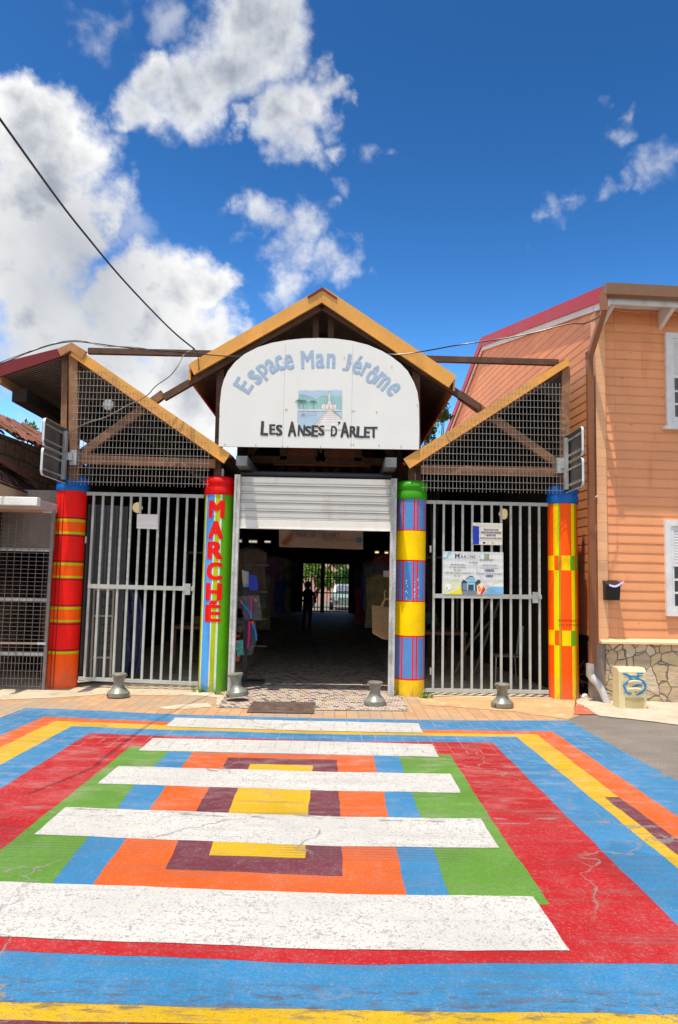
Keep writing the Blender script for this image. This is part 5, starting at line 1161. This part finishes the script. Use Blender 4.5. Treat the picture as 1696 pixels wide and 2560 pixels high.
# ------------------------------------------------------------------ weeds and trees
def leafquad(mb, p, s, mi=0):
    q = Euler((random.uniform(-1.2, 1.2), random.uniform(-1.2, 1.2), random.uniform(0, 6.3))); a, b = Vector((s, 0, 0)), Vector((0, s*.5, 0)); a.rotate(q); b.rotate(q)
    mb.add([p-a, p-b*.9, p+a, p+b*.9], [(0, 1, 2, 3)], mi)
def weed(x, y, w, h, n, label, sz=.02):
    p0 = G(x, y); mb = MB(); ms = MB(); random.seed(int(x))
    for i in range(n):
        a = random.uniform(0, 6.3); r = w*random.random(); p = p0+Vector((r*math.cos(a), -abs(r*math.sin(a))*.5, 0)); t = p+Vector((random.uniform(-.03, .03), random.uniform(-.03, .02), h*random.random()))
        ms.tube([p, p.lerp(t, .5)+Vector((.01, 0, 0)), t], .0025, 4)
        for k in range(7): leafquad(mb, p.lerp(t, random.random())+Vector((random.uniform(-.02, .02), random.uniform(-.02, .02), random.uniform(0, .02))), sz*random.uniform(.5, 1))
    t = thing('weed', label, 'weed', p0); mb.build('leaves', M['leaf2'], t); ms.build('stems', M['leaf'], t)
weed(510, 1730, .16, .14, 30, 'small green weed clump at the foot of the striped MARCHÉ pillar, left side'); weed(543, 1736, .08, .05, 12, 'tiny low weed between the striped pillar and the leaning bollard')
weed(1063, 1745, .10, .09, 22, 'small bright weed at the right foot of the blue and yellow pillar')
def tree(name, label, base, blobs, nl, ls, trunk=.12, mat='leaf', seed=1, group=None):
    random.seed(seed); t = thing(name, label, 'tree', base, group); mb = MB(); mt = MB(); base = Vector(base)
    for c_, r in blobs:
        c_ = Vector(c_); mt.tube([base, base.lerp(c_, .5)+Vector((random.uniform(-.1, .1), 0, .1)), c_], [trunk, trunk*.5, trunk*.12], 7)
        for k in range(5):
            d = Vector((random.uniform(-1, 1), random.uniform(-1, 1), random.uniform(-.6, 1))).normalized(); e = c_+d*r*.8; mt.tube([c_, c_.lerp(e, .5)+Vector((0, 0, .03)), e], [trunk*.14, trunk*.08, trunk*.03], 4)
            for j in range(nl//5):
                q = c_.lerp(e, random.uniform(.25, 1.1))+Vector((random.gauss(0, 1), random.gauss(0, 1), random.gauss(0, 1)))*r*.17; leafquad(mb, q, ls*random.uniform(.6, 1.3))
    mt.build('trunk', M['bark'], t, smooth=True); mb.build('crown', M[mat], t)
tr = PY(1085, 1040, 16)
tree('tree', 'loose leafed tree showing between the white sign and the salmon house', (tr.x, 16.2, 0), [(PY(1110, 1012, 16), .28), (PY(1085, 1062, 16.1), .34), (PY(1062, 1085, 15.9), .28), (PY(1112, 1038, 16.2), .2), (PY(1075, 1110, 16), .45)], 260, .055, .06, 'leaf', 3)
tr = PY(88, 1085, 19)
tree('tree', 'sunlit tree top peeping over the terracotta roof on the left', (tr.x, 19, 0), [(PY(82, 1085, 19), .3), (PY(70, 1078, 19.2), .25), (PY(96, 1095, 19), .3)], 300, .07, .1, 'leaf2', 4)

# ------------------------------------------------------------------ behind the far gate
tree('tree', 'bright green tree outside the far gate at the end of the hall, left', (-1.6, 46, 0), [((-1.6, 46, 2.6), 1.3), ((-.4, 46.5, 2.9), 1.1), ((-2.4, 47, 2.2), 1.2), ((-1.0, 46.2, 1.7), .8)], 900, .16, .12, 'leaf2', 7)
tree('tree', 'green bush outside the far gate at the end of the hall, right', (1.0, 52, 0), [((.9, 52, 1.9), 1.0), ((.2, 52, 1.6), .8), ((1.7, 52, 2.0), .8)], 700, .16, .1, 'leaf', 8)
fb = thing('pink_building', 'pink building seen tiny through the far gate', 'building', (2, 60, 0))
mb = MB(); mb.box((-4, 60, 0), (9, 62, 5)); mb.build('wall', plain('pink_render', (.62, .33, .27), .8), fb)
mb = MB(); mb.box((-4.2, 59.6, 5), (9.2, 62.2, 5.2)); mb.build('roof', M['terra'], fb)
car = thing('parked_car', 'pale green car parked outside the far gate', 'car', (.55, 43.5, 0))
prof = [(-.95, .35), (.95, .35), (.98, .75), (.86, .95), (.7, 1.45), (-.7, 1.45), (-.86, .95), (-.98, .75)]
gm = plain('pale_green_car_paint', (.28, .40, .36), .25, .2, spec=.6)
mb = MB()
L_ = [(41.8, .75, .9), (42.3, .95, 1), (43.0, 1.0, 1), (43.4, 1.45, .82), (44.6, 1.48, .8), (45.3, 1.0, 1), (45.9, .8, .95)]
for (ya, ha, wa_), (yb_, hb_, wb_) in zip(L_[:-1], L_[1:]):
    x0a, x1a, x0b, x1b = .55-.85*wa_, .55+.85*wa_, .55-.85*wb_, .55+.85*wb_
    mb.add([(x0a, ya, .3), (x1a, ya, .3), (x1a, ya, ha), (x0a, ya, ha), (x0b, yb_, .3), (x1b, yb_, .3), (x1b, yb_, hb_), (x0b, yb_, hb_)], [(0, 1, 2, 3), (7, 6, 5, 4), (3, 2, 6, 7), (1, 5, 6, 2), (0, 3, 7, 4), (0, 4, 5, 1)])
mb.build('body', gm, car, bevel=.03)
mb = MB(); mb.poly([(-.1, 43.02, 1.05), (1.2, 43.02, 1.05), (1.1, 43.3, 1.4), (0, 43.3, 1.4)]); mb.v = [v+Vector((0, -.03, .02)) for v in mb.v]; mb.build('windscreen', M['glass'], car)
for x in (-.35, 1.3):
    for y in (42.5, 45.2):
        mb = MB(); mb.lathe((x, y, .31), [(.31, -.09), (.31, .09), (.2, .1)], 20, Vector((1, 0, 0))); mb.build('wheel', M['black'], car, smooth=True)
for x in (-.05, 1.1):
    mb = MB(); mb.lathe((x, 41.79, .62), [(.1, 0), (.09, .03)], 14, Vector((0, -1, 0))); mb.build('headlight', M['shutterbar'], car)

# ------------------------------------------------------------------ inside the hall
def lightstrip(x0, x1, y, Y, label, name='glow_strip', k=2.2, col=(1, .95, .75)):
    a, b = PY(x0, y, Y), PY(x1, y, Y); mb = MB(); mb.box((a.x, Y, a.z-.018), (b.x, Y+.06, a.z+.018)); mt = bpy.data.materials.new('strip_glow'); mt.use_nodes = True
    bs = mt.node_tree.nodes['Principled BSDF']; bs.inputs['Emission Color'].default_value = col+(1,); bs.inputs['Emission Strength'].default_value = k; bs.inputs['Base Color'].default_value = (.6, .55, .4, 1)
    t = thing(name, label, 'lamp', ((a.x+b.x)/2, Y, a.z)); mb.build('glow_bar', mt, t); mb = MB(); mb.box((a.x-.02, Y+.065, a.z-.04), (b.x+.02, Y+.11, a.z+.05)); mb.build('strip_backing', M['galv'], t)
lightstrip(623, 642, 1353.5, 20, 'pale glowing strip for a gap of light inside the hall, longest of the left three', k=.42); lightstrip(662, 676, 1354, 23, 'pale glowing strip for a gap of light inside the hall, nearest the banner', k=.4); lightstrip(597, 603, 1352.5, 18, 'short glowing strip for a gap of light inside the hall, right behind the left shutter guide', k=.35)  # glowing strips made to stand for gaps of light in the hall
lightstrip(939, 947, 1380.5, 22, 'small yellow lamp glow inside the hall, left one of two by the right guide', k=.9, col=(1, .75, .25)); lightstrip(963, 971, 1381, 21, 'small yellow lamp glow inside the hall, right one of two by the right guide', k=.9, col=(1, .75, .25))
for x, y, Y, lb in ((344, 1269, 14, 'round glowing bulb behind the bars of the left gate'), (1260, 1285, 14, 'round glowing bulb behind the bars of the right gate')):
    p = PY(x, y, Y); t = thing('globe_lamp', lb, 'lamp', p); mb = MB(); mb.lathe(p-Vector((0, 0, .1)), [(.02, 0), (.07, .03), (.1, .1), (.07, .17), (.02, .2)], 16)
    mt = bpy.data.materials.new('globe_glow'); mt.use_nodes = True; bs = mt.node_tree.nodes['Principled BSDF']; bs.inputs['Emission Color'].default_value = (1, .8, .4, 1); bs.inputs['Emission Strength'].default_value = .28; bs.inputs['Base Color'].default_value = (.5, .45, .3, 1)
    mb.build('bulb', mt, t, smooth=True); mb = MB(); mb.tube([p+Vector((0, 0, .1)), p+Vector((0, 0, .9))], .01, 6); mb.build('cord', M['black'], t)
# banner
YBn = 13.2; bn = thing('welcome_banner', 'tan welcome banner hanging inside above the passage', 'banner', PY(805, 1370, YBn))
mb = MB(); nn = 16
for i in range(nn):
    u0_, u1_ = i/nn, (i+1)/nn; f = lambda u, v: PY(698+u*210, 1308+u*3+v*(59+u*4), YBn)+Vector((0, .03*math.sin(u*9+v), 0)); mb.poly([f(u0_, 1), f(u1_, 1), f(u1_, 0), f(u0_, 0)])
mb.build('banner_cloth', plain('tan_cloth', (.40, .27, .19), .8, var=.15, scale=3), bn)
mb = MB(); text_fit(mb, 'BIENVENUE AU', (730, 1318, 815, 1329), YBn-.05, bold=.01, mi=0); text_fit(mb, 'MARCHE COUVERT', (742, 1331, 850, 1343), YBn-.05, bold=.01); text_fit(mb, 'MAN JEROME', (808, 1345, 888, 1354), YBn-.05, bold=.01, mi=1)
mb.poly([PY(x, y, YBn-.045) for x, y in ((890, 1345), (903, 1342), (905, 1355), (893, 1357))], 2); mb.poly([PY(x, y, YBn-.045) for x, y in ((703, 1358), (735, 1330), (728, 1352), (712, 1364))], 1)
mb.build('lettering', [plain('navy_ink', (.05, .05, .09), .6), plain('rust_ink', (.3, .07, .03), .6), plain('blue_ink', (.05, .12, .28), .6)], bn)
# person (one skinned body, backlit)
def person():
    Yp = PY(775, 1578, 20).y; g = G(768, 1578); s = 1.0; t = thing('person', 'person standing in dark clothes deep in the passage, arms bent holding something', 'person', g)
    J = [((0, 0, .93), .13), ((0, .01, 1.15), .12), ((0, 0, 1.38), .13), ((0, 0, 1.5), .055), ((0, -.01, 1.58), .085), ((0, -.01, 1.68), .095),
         ((.09, 0, .88), .12), ((.09, -.01, .48), .08), ((.09, .02, .08), .055), ((.11, -.14, .04), .035),
         ((-.09, 0, .88), .12), ((-.10, .05, .48), .08), ((-.11, .10, .08), .055), ((-.12, -.04, .04), .035),
         ((.19, 0, 1.36), .055), ((.28, -.02, 1.10), .042), ((.20, -.24, 1.02), .033), ((.16, -.30, 1.04), .025),
         ((-.19, 0, 1.36), .055), ((-.27, .0, 1.10), .042), ((-.15, -.22, 1.05), .033), ((-.10, -.29, 1.07), .025)]
    E_ = [(0, 1), (1, 2), (2, 3), (3, 4), (4, 5), (0, 6), (6, 7), (7, 8), (8, 9), (0, 10), (10, 11), (11, 12), (12, 13), (2, 14), (14, 15), (15, 16), (16, 17), (2, 18), (18, 19), (19, 20), (20, 21)]
    for hand, sx in ((17, 1), (21, -1)):
        hx, hy, hz = J[hand][0]
        for k in range(4):
            i = len(J); J.append(((hx-sx*.01, hy-.045, hz+.03-k*.02), .009)); J.append(((hx-sx*.035, hy-.075+.006*k, hz+.025-k*.02), .008)); E_ += [(hand, i), (i, i+1)]
        i = len(J); J.append(((hx-sx*.04, hy-.02, hz+.035), .010)); J.append(((hx-sx*.055, hy-.045, hz+.05), .008)); E_ += [(hand, i), (i, i+1)]
    bm = bmesh.new(); sk = bm.verts.layers.skin.verify(); vs = [bm.verts.new(p) for p, r in J]
    for v, (p, r) in zip(vs, J): v[sk].radius = (r, r)
    vs[0][sk].use_root = True
    for a, b in E_: bm.edges.new((vs[a], vs[b]))
    me = bpy.data.meshes.new('body'); bm.to_mesh(me); bm.free(); o = bpy.data.objects.new('body', me); C.objects.link(o); o.parent = t
    me.materials.append(plain('dark_skin', (.05, .03, .022), .6)); m1 = o.modifiers.new('s', 'SKIN'); m1.use_smooth_shade = True; o.modifiers.new('u', 'SUBSURF').levels = 1; o.modifiers['u'].render_levels = 1
    mb = MB(); mb.lathe((0, 0, .86), [(.155, 0), (.16, .15), (.15, .3), (.17, .48), (.12, .6), (.07, .63)], 20); mb.v = [Vector((v.x*1.12, v.y*.75, v.z)) for v in mb.v]; mb.build('shirt', plain('dark_shirt', (.035, .022, .02), .9), t, smooth=True, local=True)
    mb = MB(); mb.lathe((0, .015, 1.575), [(.10, 0), (.115, .07), (.105, .14), (.06, .18), (.01, .19)], 18); mb.build('hair', M['black'], t, smooth=True, local=True)
    t.rotation_euler = (0, 0, R(25)); k_ = 1.60/1.76; t.scale = (k_,)*3
person()
# goods hanging by the left guide
def at(x, y, Y=11.45): return PY(560+x/6.765, 1350+y/6.765, Y)
clear = plain('clear_plastic_bag', (.38, .38, .46), .25, var=.5, scale=20, spec=.8, alpha=.10)
def pack(name, label, pts, mats, Y, cat, th=.03, extra=None):
    t = thing(name, label, cat, at(*pts[2], Y)); mb = MB(); mb.prism([at(x, y, Y) for x, y in pts], (0, th, 0)); mb.build('pack', mats, t)
    if extra:
        for nm, pp_, mt in extra: mb = MB(); mb.prism([at(x, y, Y-.006) for x, y in pp_], (0, .004, 0)); mb.build(nm, mt, t)
    return t
pack('carded_toy', 'white and blue card pack hanging high by the left shutter guide', [(305, 505), (425, 545), (425, 797), (330, 795), (318, 700)], plain('pale_card', (.42, .42, .36), .4, var=.3, scale=30), 11.5, 'toy', extra=[('blue_strip', [(330, 752), (425, 752), (425, 795), (330, 793)], M['skyb'])])
pack('blue_bag', 'deep blue bag hanging beside the carded pack in the doorway', [(425, 570), (500, 600), (550, 600), (585, 770), (575, 850), (440, 850), (425, 800)], plain('deep_blue_cloth', (.01, .03, .36), .5), 11.45, 'bag', .08)
def snork(label, bag, tubes, Y):
    t = thing('snorkel_set', label, 'snorkel', at(*bag[2], Y)); mb = MB(); 
    mb.prism([at(x, y, Y) for x, y in bag], (0, .05, 0)); mb.build('clear_bag', clear, t)
    for nm, pts, r, mt in tubes: mb = MB(); mb.tube([at(x, y, Y-.02) for x, y in pts], r, 8); mb.build(nm, mt, t, smooth=True)
sb, so_, sp = plain('snorkel_blue', (.01, .2, .62), .4), plain('snorkel_orange', (.8, .1, .01), .4), plain('snorkel_pink', (.55, .01, .16), .4)
snork('bagged snorkel set with orange tipped blue tube, upper left of the doorway', [(225, 960), (330, 940), (455, 960), (480, 1340), (340, 1370), (300, 1160), (225, 1150)], [('tube', [(300, 1060), (350, 1120), (410, 1190), (440, 1250), (460, 1330)], .016, sb), ('tube_tip', [(275, 1025), (308, 1068)], .018, so_)], 11.42)
snork('bagged snorkel set with long pink tube down its middle', [(440, 950), (590, 930), (635, 1200), (640, 1360), (520, 1370), (450, 1300)], [('tube', [(420, 940), (455, 965), (465, 1060), (455, 1200), (470, 1330)], .014, sp), ('tube_tip', [(530, 995), (548, 1045)], .018, so_)], 11.46)
snork('bagged snorkel set with orange tipped blue tube, lower in the doorway', [(455, 1400), (530, 1390), (560, 1650), (540, 1720), (470, 1950), (390, 1950), (440, 1700)], [('tube', [(490, 1430), (520, 1510), (545, 1600), (545, 1700)], .016, sb), ('tube_tip', [(480, 1370), (490, 1420)], .018, so_), ('strap', [(430, 1370), (425, 1500), (420, 1650), (400, 1830)], .022, sp)], 11.4)
snork('plain bagged swimming goggles in the doorway below the first snorkel set', [(210, 1350), (320, 1360), (350, 1500), (270, 1565), (205, 1540)], [('lens', [(225, 1420), (270, 1440), (310, 1420)], .012, M['black'])], 11.44)
pack('beach_toy_bag', 'teal printed beach toy bag with red top hanging low by the left guide', [(200, 1700), (320, 1690), (335, 1940), (270, 1950), (235, 1975), (205, 1850)], plain('teal_print', (.08, .35, .33), .5, var=.6, scale=22), 11.4, 'bag', .1, extra=[('red_top', [(203, 1610), (270, 1605), (250, 1640), (215, 1650)], M['red']), ('label_patch', [(215, 1735), (270, 1735), (268, 1748), (218, 1748)], M['orange'])])
pack('orange_box', 'small orange-red box below the teal toy bag', [(195, 1940), (270, 1950), (250, 2060), (195, 2050)], plain('orange_card', (.45, .09, .04), .6, var=.3), 11.42, 'box', .15)
st_ = thing('display_stand', 'grey post display stand carrying the hanging beach goods', 'stand', at(350, 2170, 11.6)*1.0); mb = MB(); a_, b_ = at(350, 2150, 11.6), at(350, 420, 11.6)
mb.box((a_.x-.04, 11.6, 0.02), (a_.x+.04, 11.66, b_.z)); mb.build('post', M['darksteel'], st_)
for k in range(5):
    z = b_.z-k*.42; mb = MB(); mb.box((a_.x-.3, 11.62, z-.01), (a_.x+.33, 11.64, z+.01)); mb.build('rack_bar', M['darksteel'], st_)
mb = MB(); mb.box((a_.x-.3, 11.5, 0), (a_.x+.3, 11.8, .05)); mb.build('foot', M['darksteel'], st_)
# straw bags right
bg = thing('straw_bag', 'woven tan tote bag with loop handles hanging by the right shutter guide', 'bag', PY(950, 1590, 11.6)); q7 = lambda x, y, Y: PY(560+x/3.5636, 1300+y/3.5636, Y)
mb = MB(); mb.prism([q7(x, y, 11.6) for x, y in [(1320, 760), (1400, 770), (1475, 780), (1475, 1070), (1410, 1060), (1325, 1010)]], (0, .14, 0)); mb.build('bag_body', plain('woven_straw', (.25, .15, .075), .8, var=.3, scale=30, bmp=.6), bg)
mb = MB(); mb.tube([q7(x, y, 11.58) for x, y in [(1400, 775), (1420, 730), (1440, 705), (1465, 700), (1480, 720)]], .012, 6); mb.tube([q7(x, y, 11.62) for x, y in [(1420, 775), (1435, 690), (1430, 640), (1445, 625)]], .010, 6); mb.build('handle', plain('straw_cord', (.35, .25, .14), .8), bg, smooth=True)
t = thing('price_sheet', 'small pinkish paper sheet pinned up inside right of the passage', 'paper', q7(1445, 508, 12)); mb = MB(); mb.prism([q7(x, y, 12) for x, y in [(1422, 452), (1475, 452), (1475, 508), (1420, 505)]], (0, .002, 0)); mb.build('sheet', plain('paper', (.38, .3, .3), .7), t)
# stalls along both sides, only just readable in the dark
random.seed(21)
def stall(x, y, w, d, label):
    t = thing('market_stall', label, 'stall', (x, y, 0)); mb = MB(); mb.box((x-w/2, y-d/2, .75), (x+w/2, y+d/2, .8)); mb.build('table_top', M['wood'], t)
    for sx in (-1, 1):
        for sy in (-1, 1): mb = MB(); mb.box((x+sx*(w/2-.05)-.03, y+sy*(d/2-.05)-.03, 0), (x+sx*(w/2-.05)+.03, y+sy*(d/2-.05)+.03, .75)); mb.build('leg', M['wood'], t)
    mb = MB()
    for sx in (-1, 1): mb.box((x+sx*(w/2-.03)-.02, y-.02, .8), (x+sx*(w/2-.03)+.02, y+.02, 2.1))
    mb.box((x-w/2, y-.02, 2.06), (x+w/2, y+.02, 2.1)); mb.build('hanging_rail', M['darksteel'], t)
    return t
for i, (x, y) in enumerate([(-2.3, 13.5), (-2.3, 16.5), (1.7, 13.4), (1.7, 16.6)]):
    stall(x, y, 1.0, 1.8, ['timber stall in the dark on the left of the passage, nearest one', 'timber stall in the dark on the left of the passage, second one back', 'timber stall in the dark on the right of the passage, nearest one', 'timber stall in the dark on the right of the passage, second one back'][i])
cn = ['dark red', 'navy', 'brown', 'dark green', 'mauve', 'mustard', 'charcoal', 'pale grey']
pal = [(.12, .012, .02), (.012, .025, .10), (.07, .045, .03), (.02, .06, .04), (.07, .03, .055), (.08, .065, .025), (.03, .03, .035), (.10, .10, .095)]
gm_ = [plain('garment_%d' % i, c_, .85, var=.4, scale=7) for i, c_ in enumerate(pal)]
random.seed(33)
for side, x0, lbl, grp in ((-1, -1.45, 'garment hanging in the dim row left of the passage', 'garments hung along the left of the passage'), (1, .80, 'garment hanging in the dim row right of the passage', 'garments hung along the right of the passage')):
    for k in range(15):
        y = 12.9+k*.62+random.uniform(-.1, .1); x = x0+side*random.uniform(-.12, .18); zt_ = random.choice([1.75, 1.95, 2.15, 1.5]); L = random.uniform(.55, .95); w_ = random.uniform(.2, .28)
        gi = random.randrange(8); t = thing('hanging_garment', cn[gi]+' '+lbl+(', front half' if k < 7 else ', back half'), 'garment', (x, y, zt_-L), grp); mb = MB(); n_ = 8
        def prow(v):
            ww = w_*(.35 if v == 0 else (1.0 if v < .3 else .8+.25*v)); return [Vector((x+(i/n_*2-1)*ww, y+.035*math.sin(i*1.9+k)*v+(.02 if i % 2 else 0), zt_-L*v)) for i in range(n_+1)]
        vs_ = [0, .08, .28, .5, .75, 1]; rows_ = [prow(v) for v in vs_]
        for a_, b_ in zip(rows_[:-1], rows_[1:]):
            for i in range(n_): mb.poly([b_[i], b_[i+1], a_[i+1], a_[i]]); mb.poly([p+Vector((0, .05, 0)) for p in (a_[i], a_[i+1], b_[i+1], b_[i])])
        mb.build('cloth', gm_[gi], t, smooth=True)
        mb = MB(); mb.tube([(x-w_*.8, y, zt_-.03), (x, y, zt_+.05), (x+w_*.8, y, zt_-.03)], .006, 5); mb.tube([(x, y, zt_+.05), (x, y, zt_+.14)], .004, 5); mb.build('hanger', M['darksteel'], t)
for k in range(14):
    side = random.choice([-1, 1]); xs = (-2.3 if side < 0 else 1.7)+random.uniform(-.3, .3); y = random.choice([13.2, 13.6, 14.0, 16.2, 16.8]); h_ = random.uniform(.12, .3); w_ = random.uniform(.1, .2)
    mb = MB(); mb.prism([(xs-w_, y, .802), (xs+w_, y, .802), (xs+w_*1.05, y, .8+h_), (xs-w_*1.05, y, .8+h_)], (0, .22, 0)); mb.box((xs-w_*.5, y-.004, .8+h_*.3), (xs+w_*.5, y, .8+h_*.7))
    gi = random.randrange(8); tag(mb.build('goods_box', gm_[gi], bevel=.01), 'small '+cn[gi]+' box on the '+('nearest' if y < 15 else 'second')+' stall '+('left' if side < 0 else 'right')+' of the passage', 'box', 'boxes of goods on the stalls '+('left' if side < 0 else 'right'))
# left wing: corrugated sheet, blue cloth, rack ; right wing: chair, poles
p = PY(222, 1400, Y0+.25); mb = MB(); n_ = 30; x0_, x1_ = PY(208, 1500, Y0+.3).x, PY(300, 1500, Y0+.3).x
for i in range(n_):
    xa, xb = x0_+(x1_-x0_)*i/n_, x0_+(x1_-x0_)*(i+1)/n_; f = lambda k: Y0+.3+.02*math.sin(k*1.4)+k*.008; mb.poly([(xa, f(i), .05), (xb, f(i+1), .05), (xb, f(i+1), 2.7), (xa, f(i), 2.7)])
tag(mb.build('corrugated_panel', plain('dark_corrugated_iron', (.15, .15, .155), .5, .4), smooth=True), 'dark upright corrugated iron sheet behind left edge of left gate', 'panel')
random.seed(3); mb = MB(); q4 = lambda x, y, Y: PY(x/2.6133, 1200+y/2.6133, Y)
L0 = [(690, 620), (760, 640), (850, 650), (910, 680), (935, 900), (930, 1180), (880, 1270), (780, 1280), (770, 1000), (730, 800)]
rows = 10; 
lf = [(690, 625), (705, 690), (725, 760), (742, 830), (752, 900), (760, 980), (768, 1060), (775, 1130), (780, 1200), (785, 1290)]; rt = [(760, 640), (860, 655), (905, 700), (925, 780), (935, 860), (940, 940), (942, 1020), (940, 1100), (935, 1180), (900, 1270)]
for r_i in range(9):
    for k in range(14):
        def f(i, u):
            (xa, ya), (xb, yb2) = lf[i], rt[i]; return q4(xa+(xb-xa)*u, ya+(yb2-ya)*u, 11.7)+Vector((0, .05*math.sin(u*22+i*.5)+.03*math.sin(u*41+i), 0))
        mb.poly([f(r_i, k/14), f(r_i, (k+1)/14), f(r_i+1, (k+1)/14), f(r_i+1, k/14)])
tag(mb.build('hanging_tarpaulin', plain('dull_blue_cloth', (.06, .075, .17), .7, var=.4, scale=18), smooth=True), 'crumpled dull blue cloth hanging behind the middle of the left gate', 'tarpaulin')
rk = thing('wire_rack', 'rusty white tubular rack standing behind lower left of left gate', 'rack', q4(650, 1290, 11.15)); mb = MB()
for a_, b_ in (((618, 700), (590, 1320)), ((745, 700), (720, 1290)), ((618, 715), (745, 715)), ((612, 888), (738, 888)), ((600, 1160), (722, 1160))): mb.tube([q4(*a_, 11.15), q4(*b_, 11.15)], .016, 6)
mb.build('tube_frame', plain('rusty_white_tube', (.42, .37, .31), .6, dirt=(.3, .12, .04)), rk); mb = MB()
for y in range(760, 1160, 60): mb.tube([q4(630, y+8, 11.35), q4(735, y, 11.15)], .006, 5)
mb.build('shelf_wires', M['darksteel'], rk)
q6 = lambda x, y, Y: PY(1000+x/2.2529, 1200+y/2.2529, Y)
ch = thing('chair', 'old metal chair with wooden seat behind the right gate', 'chair', q6(630, 1130, 12.0)); mw = plain('worn_seat_wood', (.22, .15, .09), .6); 
a_, b_ = q6(530, 985, 12.0), q6(715, 985, 12.0); zs_ = .46; mb = MB(); mb.box((a_.x, 11.9, zs_), (b_.x-.1, 12.3, zs_+.03)); mb.build('seat', mw, ch, bevel=.01)
for x in (a_.x+.02, b_.x-.12):
    for y in (11.92, 12.28): mb = MB(); mb.tube([(x, y, zs_), (x+(.02 if y > 12 else -.01), y, 0)], .012, 6); mb.build('leg', M['galv'], ch)
mb = MB(); mb.tube([(b_.x-.1, 12.28, zs_), (b_.x-.04, 12.3, .95), (b_.x-.06, 12.0, .95), (b_.x-.1, 11.92, zs_)], .012, 6)
for k in range(4): mb.tube([(b_.x-.1, 11.98+k*.07, zs_+.02), (b_.x-.05, 12.0+k*.08, .94)], .006, 5)
mb.build('backrest', M['galv'], ch)
for i, (xa, ya, xb, yb2) in enumerate([(500, 680, 310, 1090), (560, 680, 420, 1090), (545, 760, 360, 960)]):
    mb = MB(); mb.tube([q6(xa, ya, 12.6), q6(xb, yb2, 12.3)], .022, 8); tag(mb.build('leaning_pole', plain('bamboo_%d' % i, (.12, .10, .07), .7), smooth=True), ['dim bamboo pole leaning behind right gate, leftmost', 'dim bamboo pole leaning behind right gate, rightmost', 'dim short bamboo pole leaning between two longer ones'][i], 'pole')
# rubble by the orange pillar
random.seed(9)
for i, (x, y, s_, lb) in enumerate([(1466, 1748, .05, 'white chunk of rubble right of the orange pillar foot'), (1456, 1746, .03, 'small stone chip touching the orange pillar foot')]):
    p = G(x, y); bm = bmesh.new(); bmesh.ops.create_icosphere(bm, subdivisions=2, radius=s_)
    for v in bm.verts: v.co *= random.uniform(.7, 1.15)
    me = bpy.data.meshes.new('rubble'); bm.to_mesh(me); bm.free(); me.materials.append(M['plaster']); o = bpy.data.objects.new('rubble', me); C.objects.link(o); o.location = p+Vector((0, .05, s_*.6)); o['label'] = lb; o['category'] = 'rubble'
p = G(1450, 1740); mb = MB(); random.seed(14)
for k in range(9): a_ = Vector((PY(1448+random.uniform(0, 26), 1500, 11.1).x, 11.1, random.uniform(.1, .55))); mb.tube([a_, a_+Vector((random.uniform(-.15, .15), 0, random.uniform(-.1, .1))), a_+Vector((random.uniform(-.25, .25), -.05, random.uniform(-.2, .15)))], .008, 5)
tag(mb.build('dry_twigs', M['bark']), 'tangle of dry twigs in the gap between orange pillar and downpipe', 'twigs')
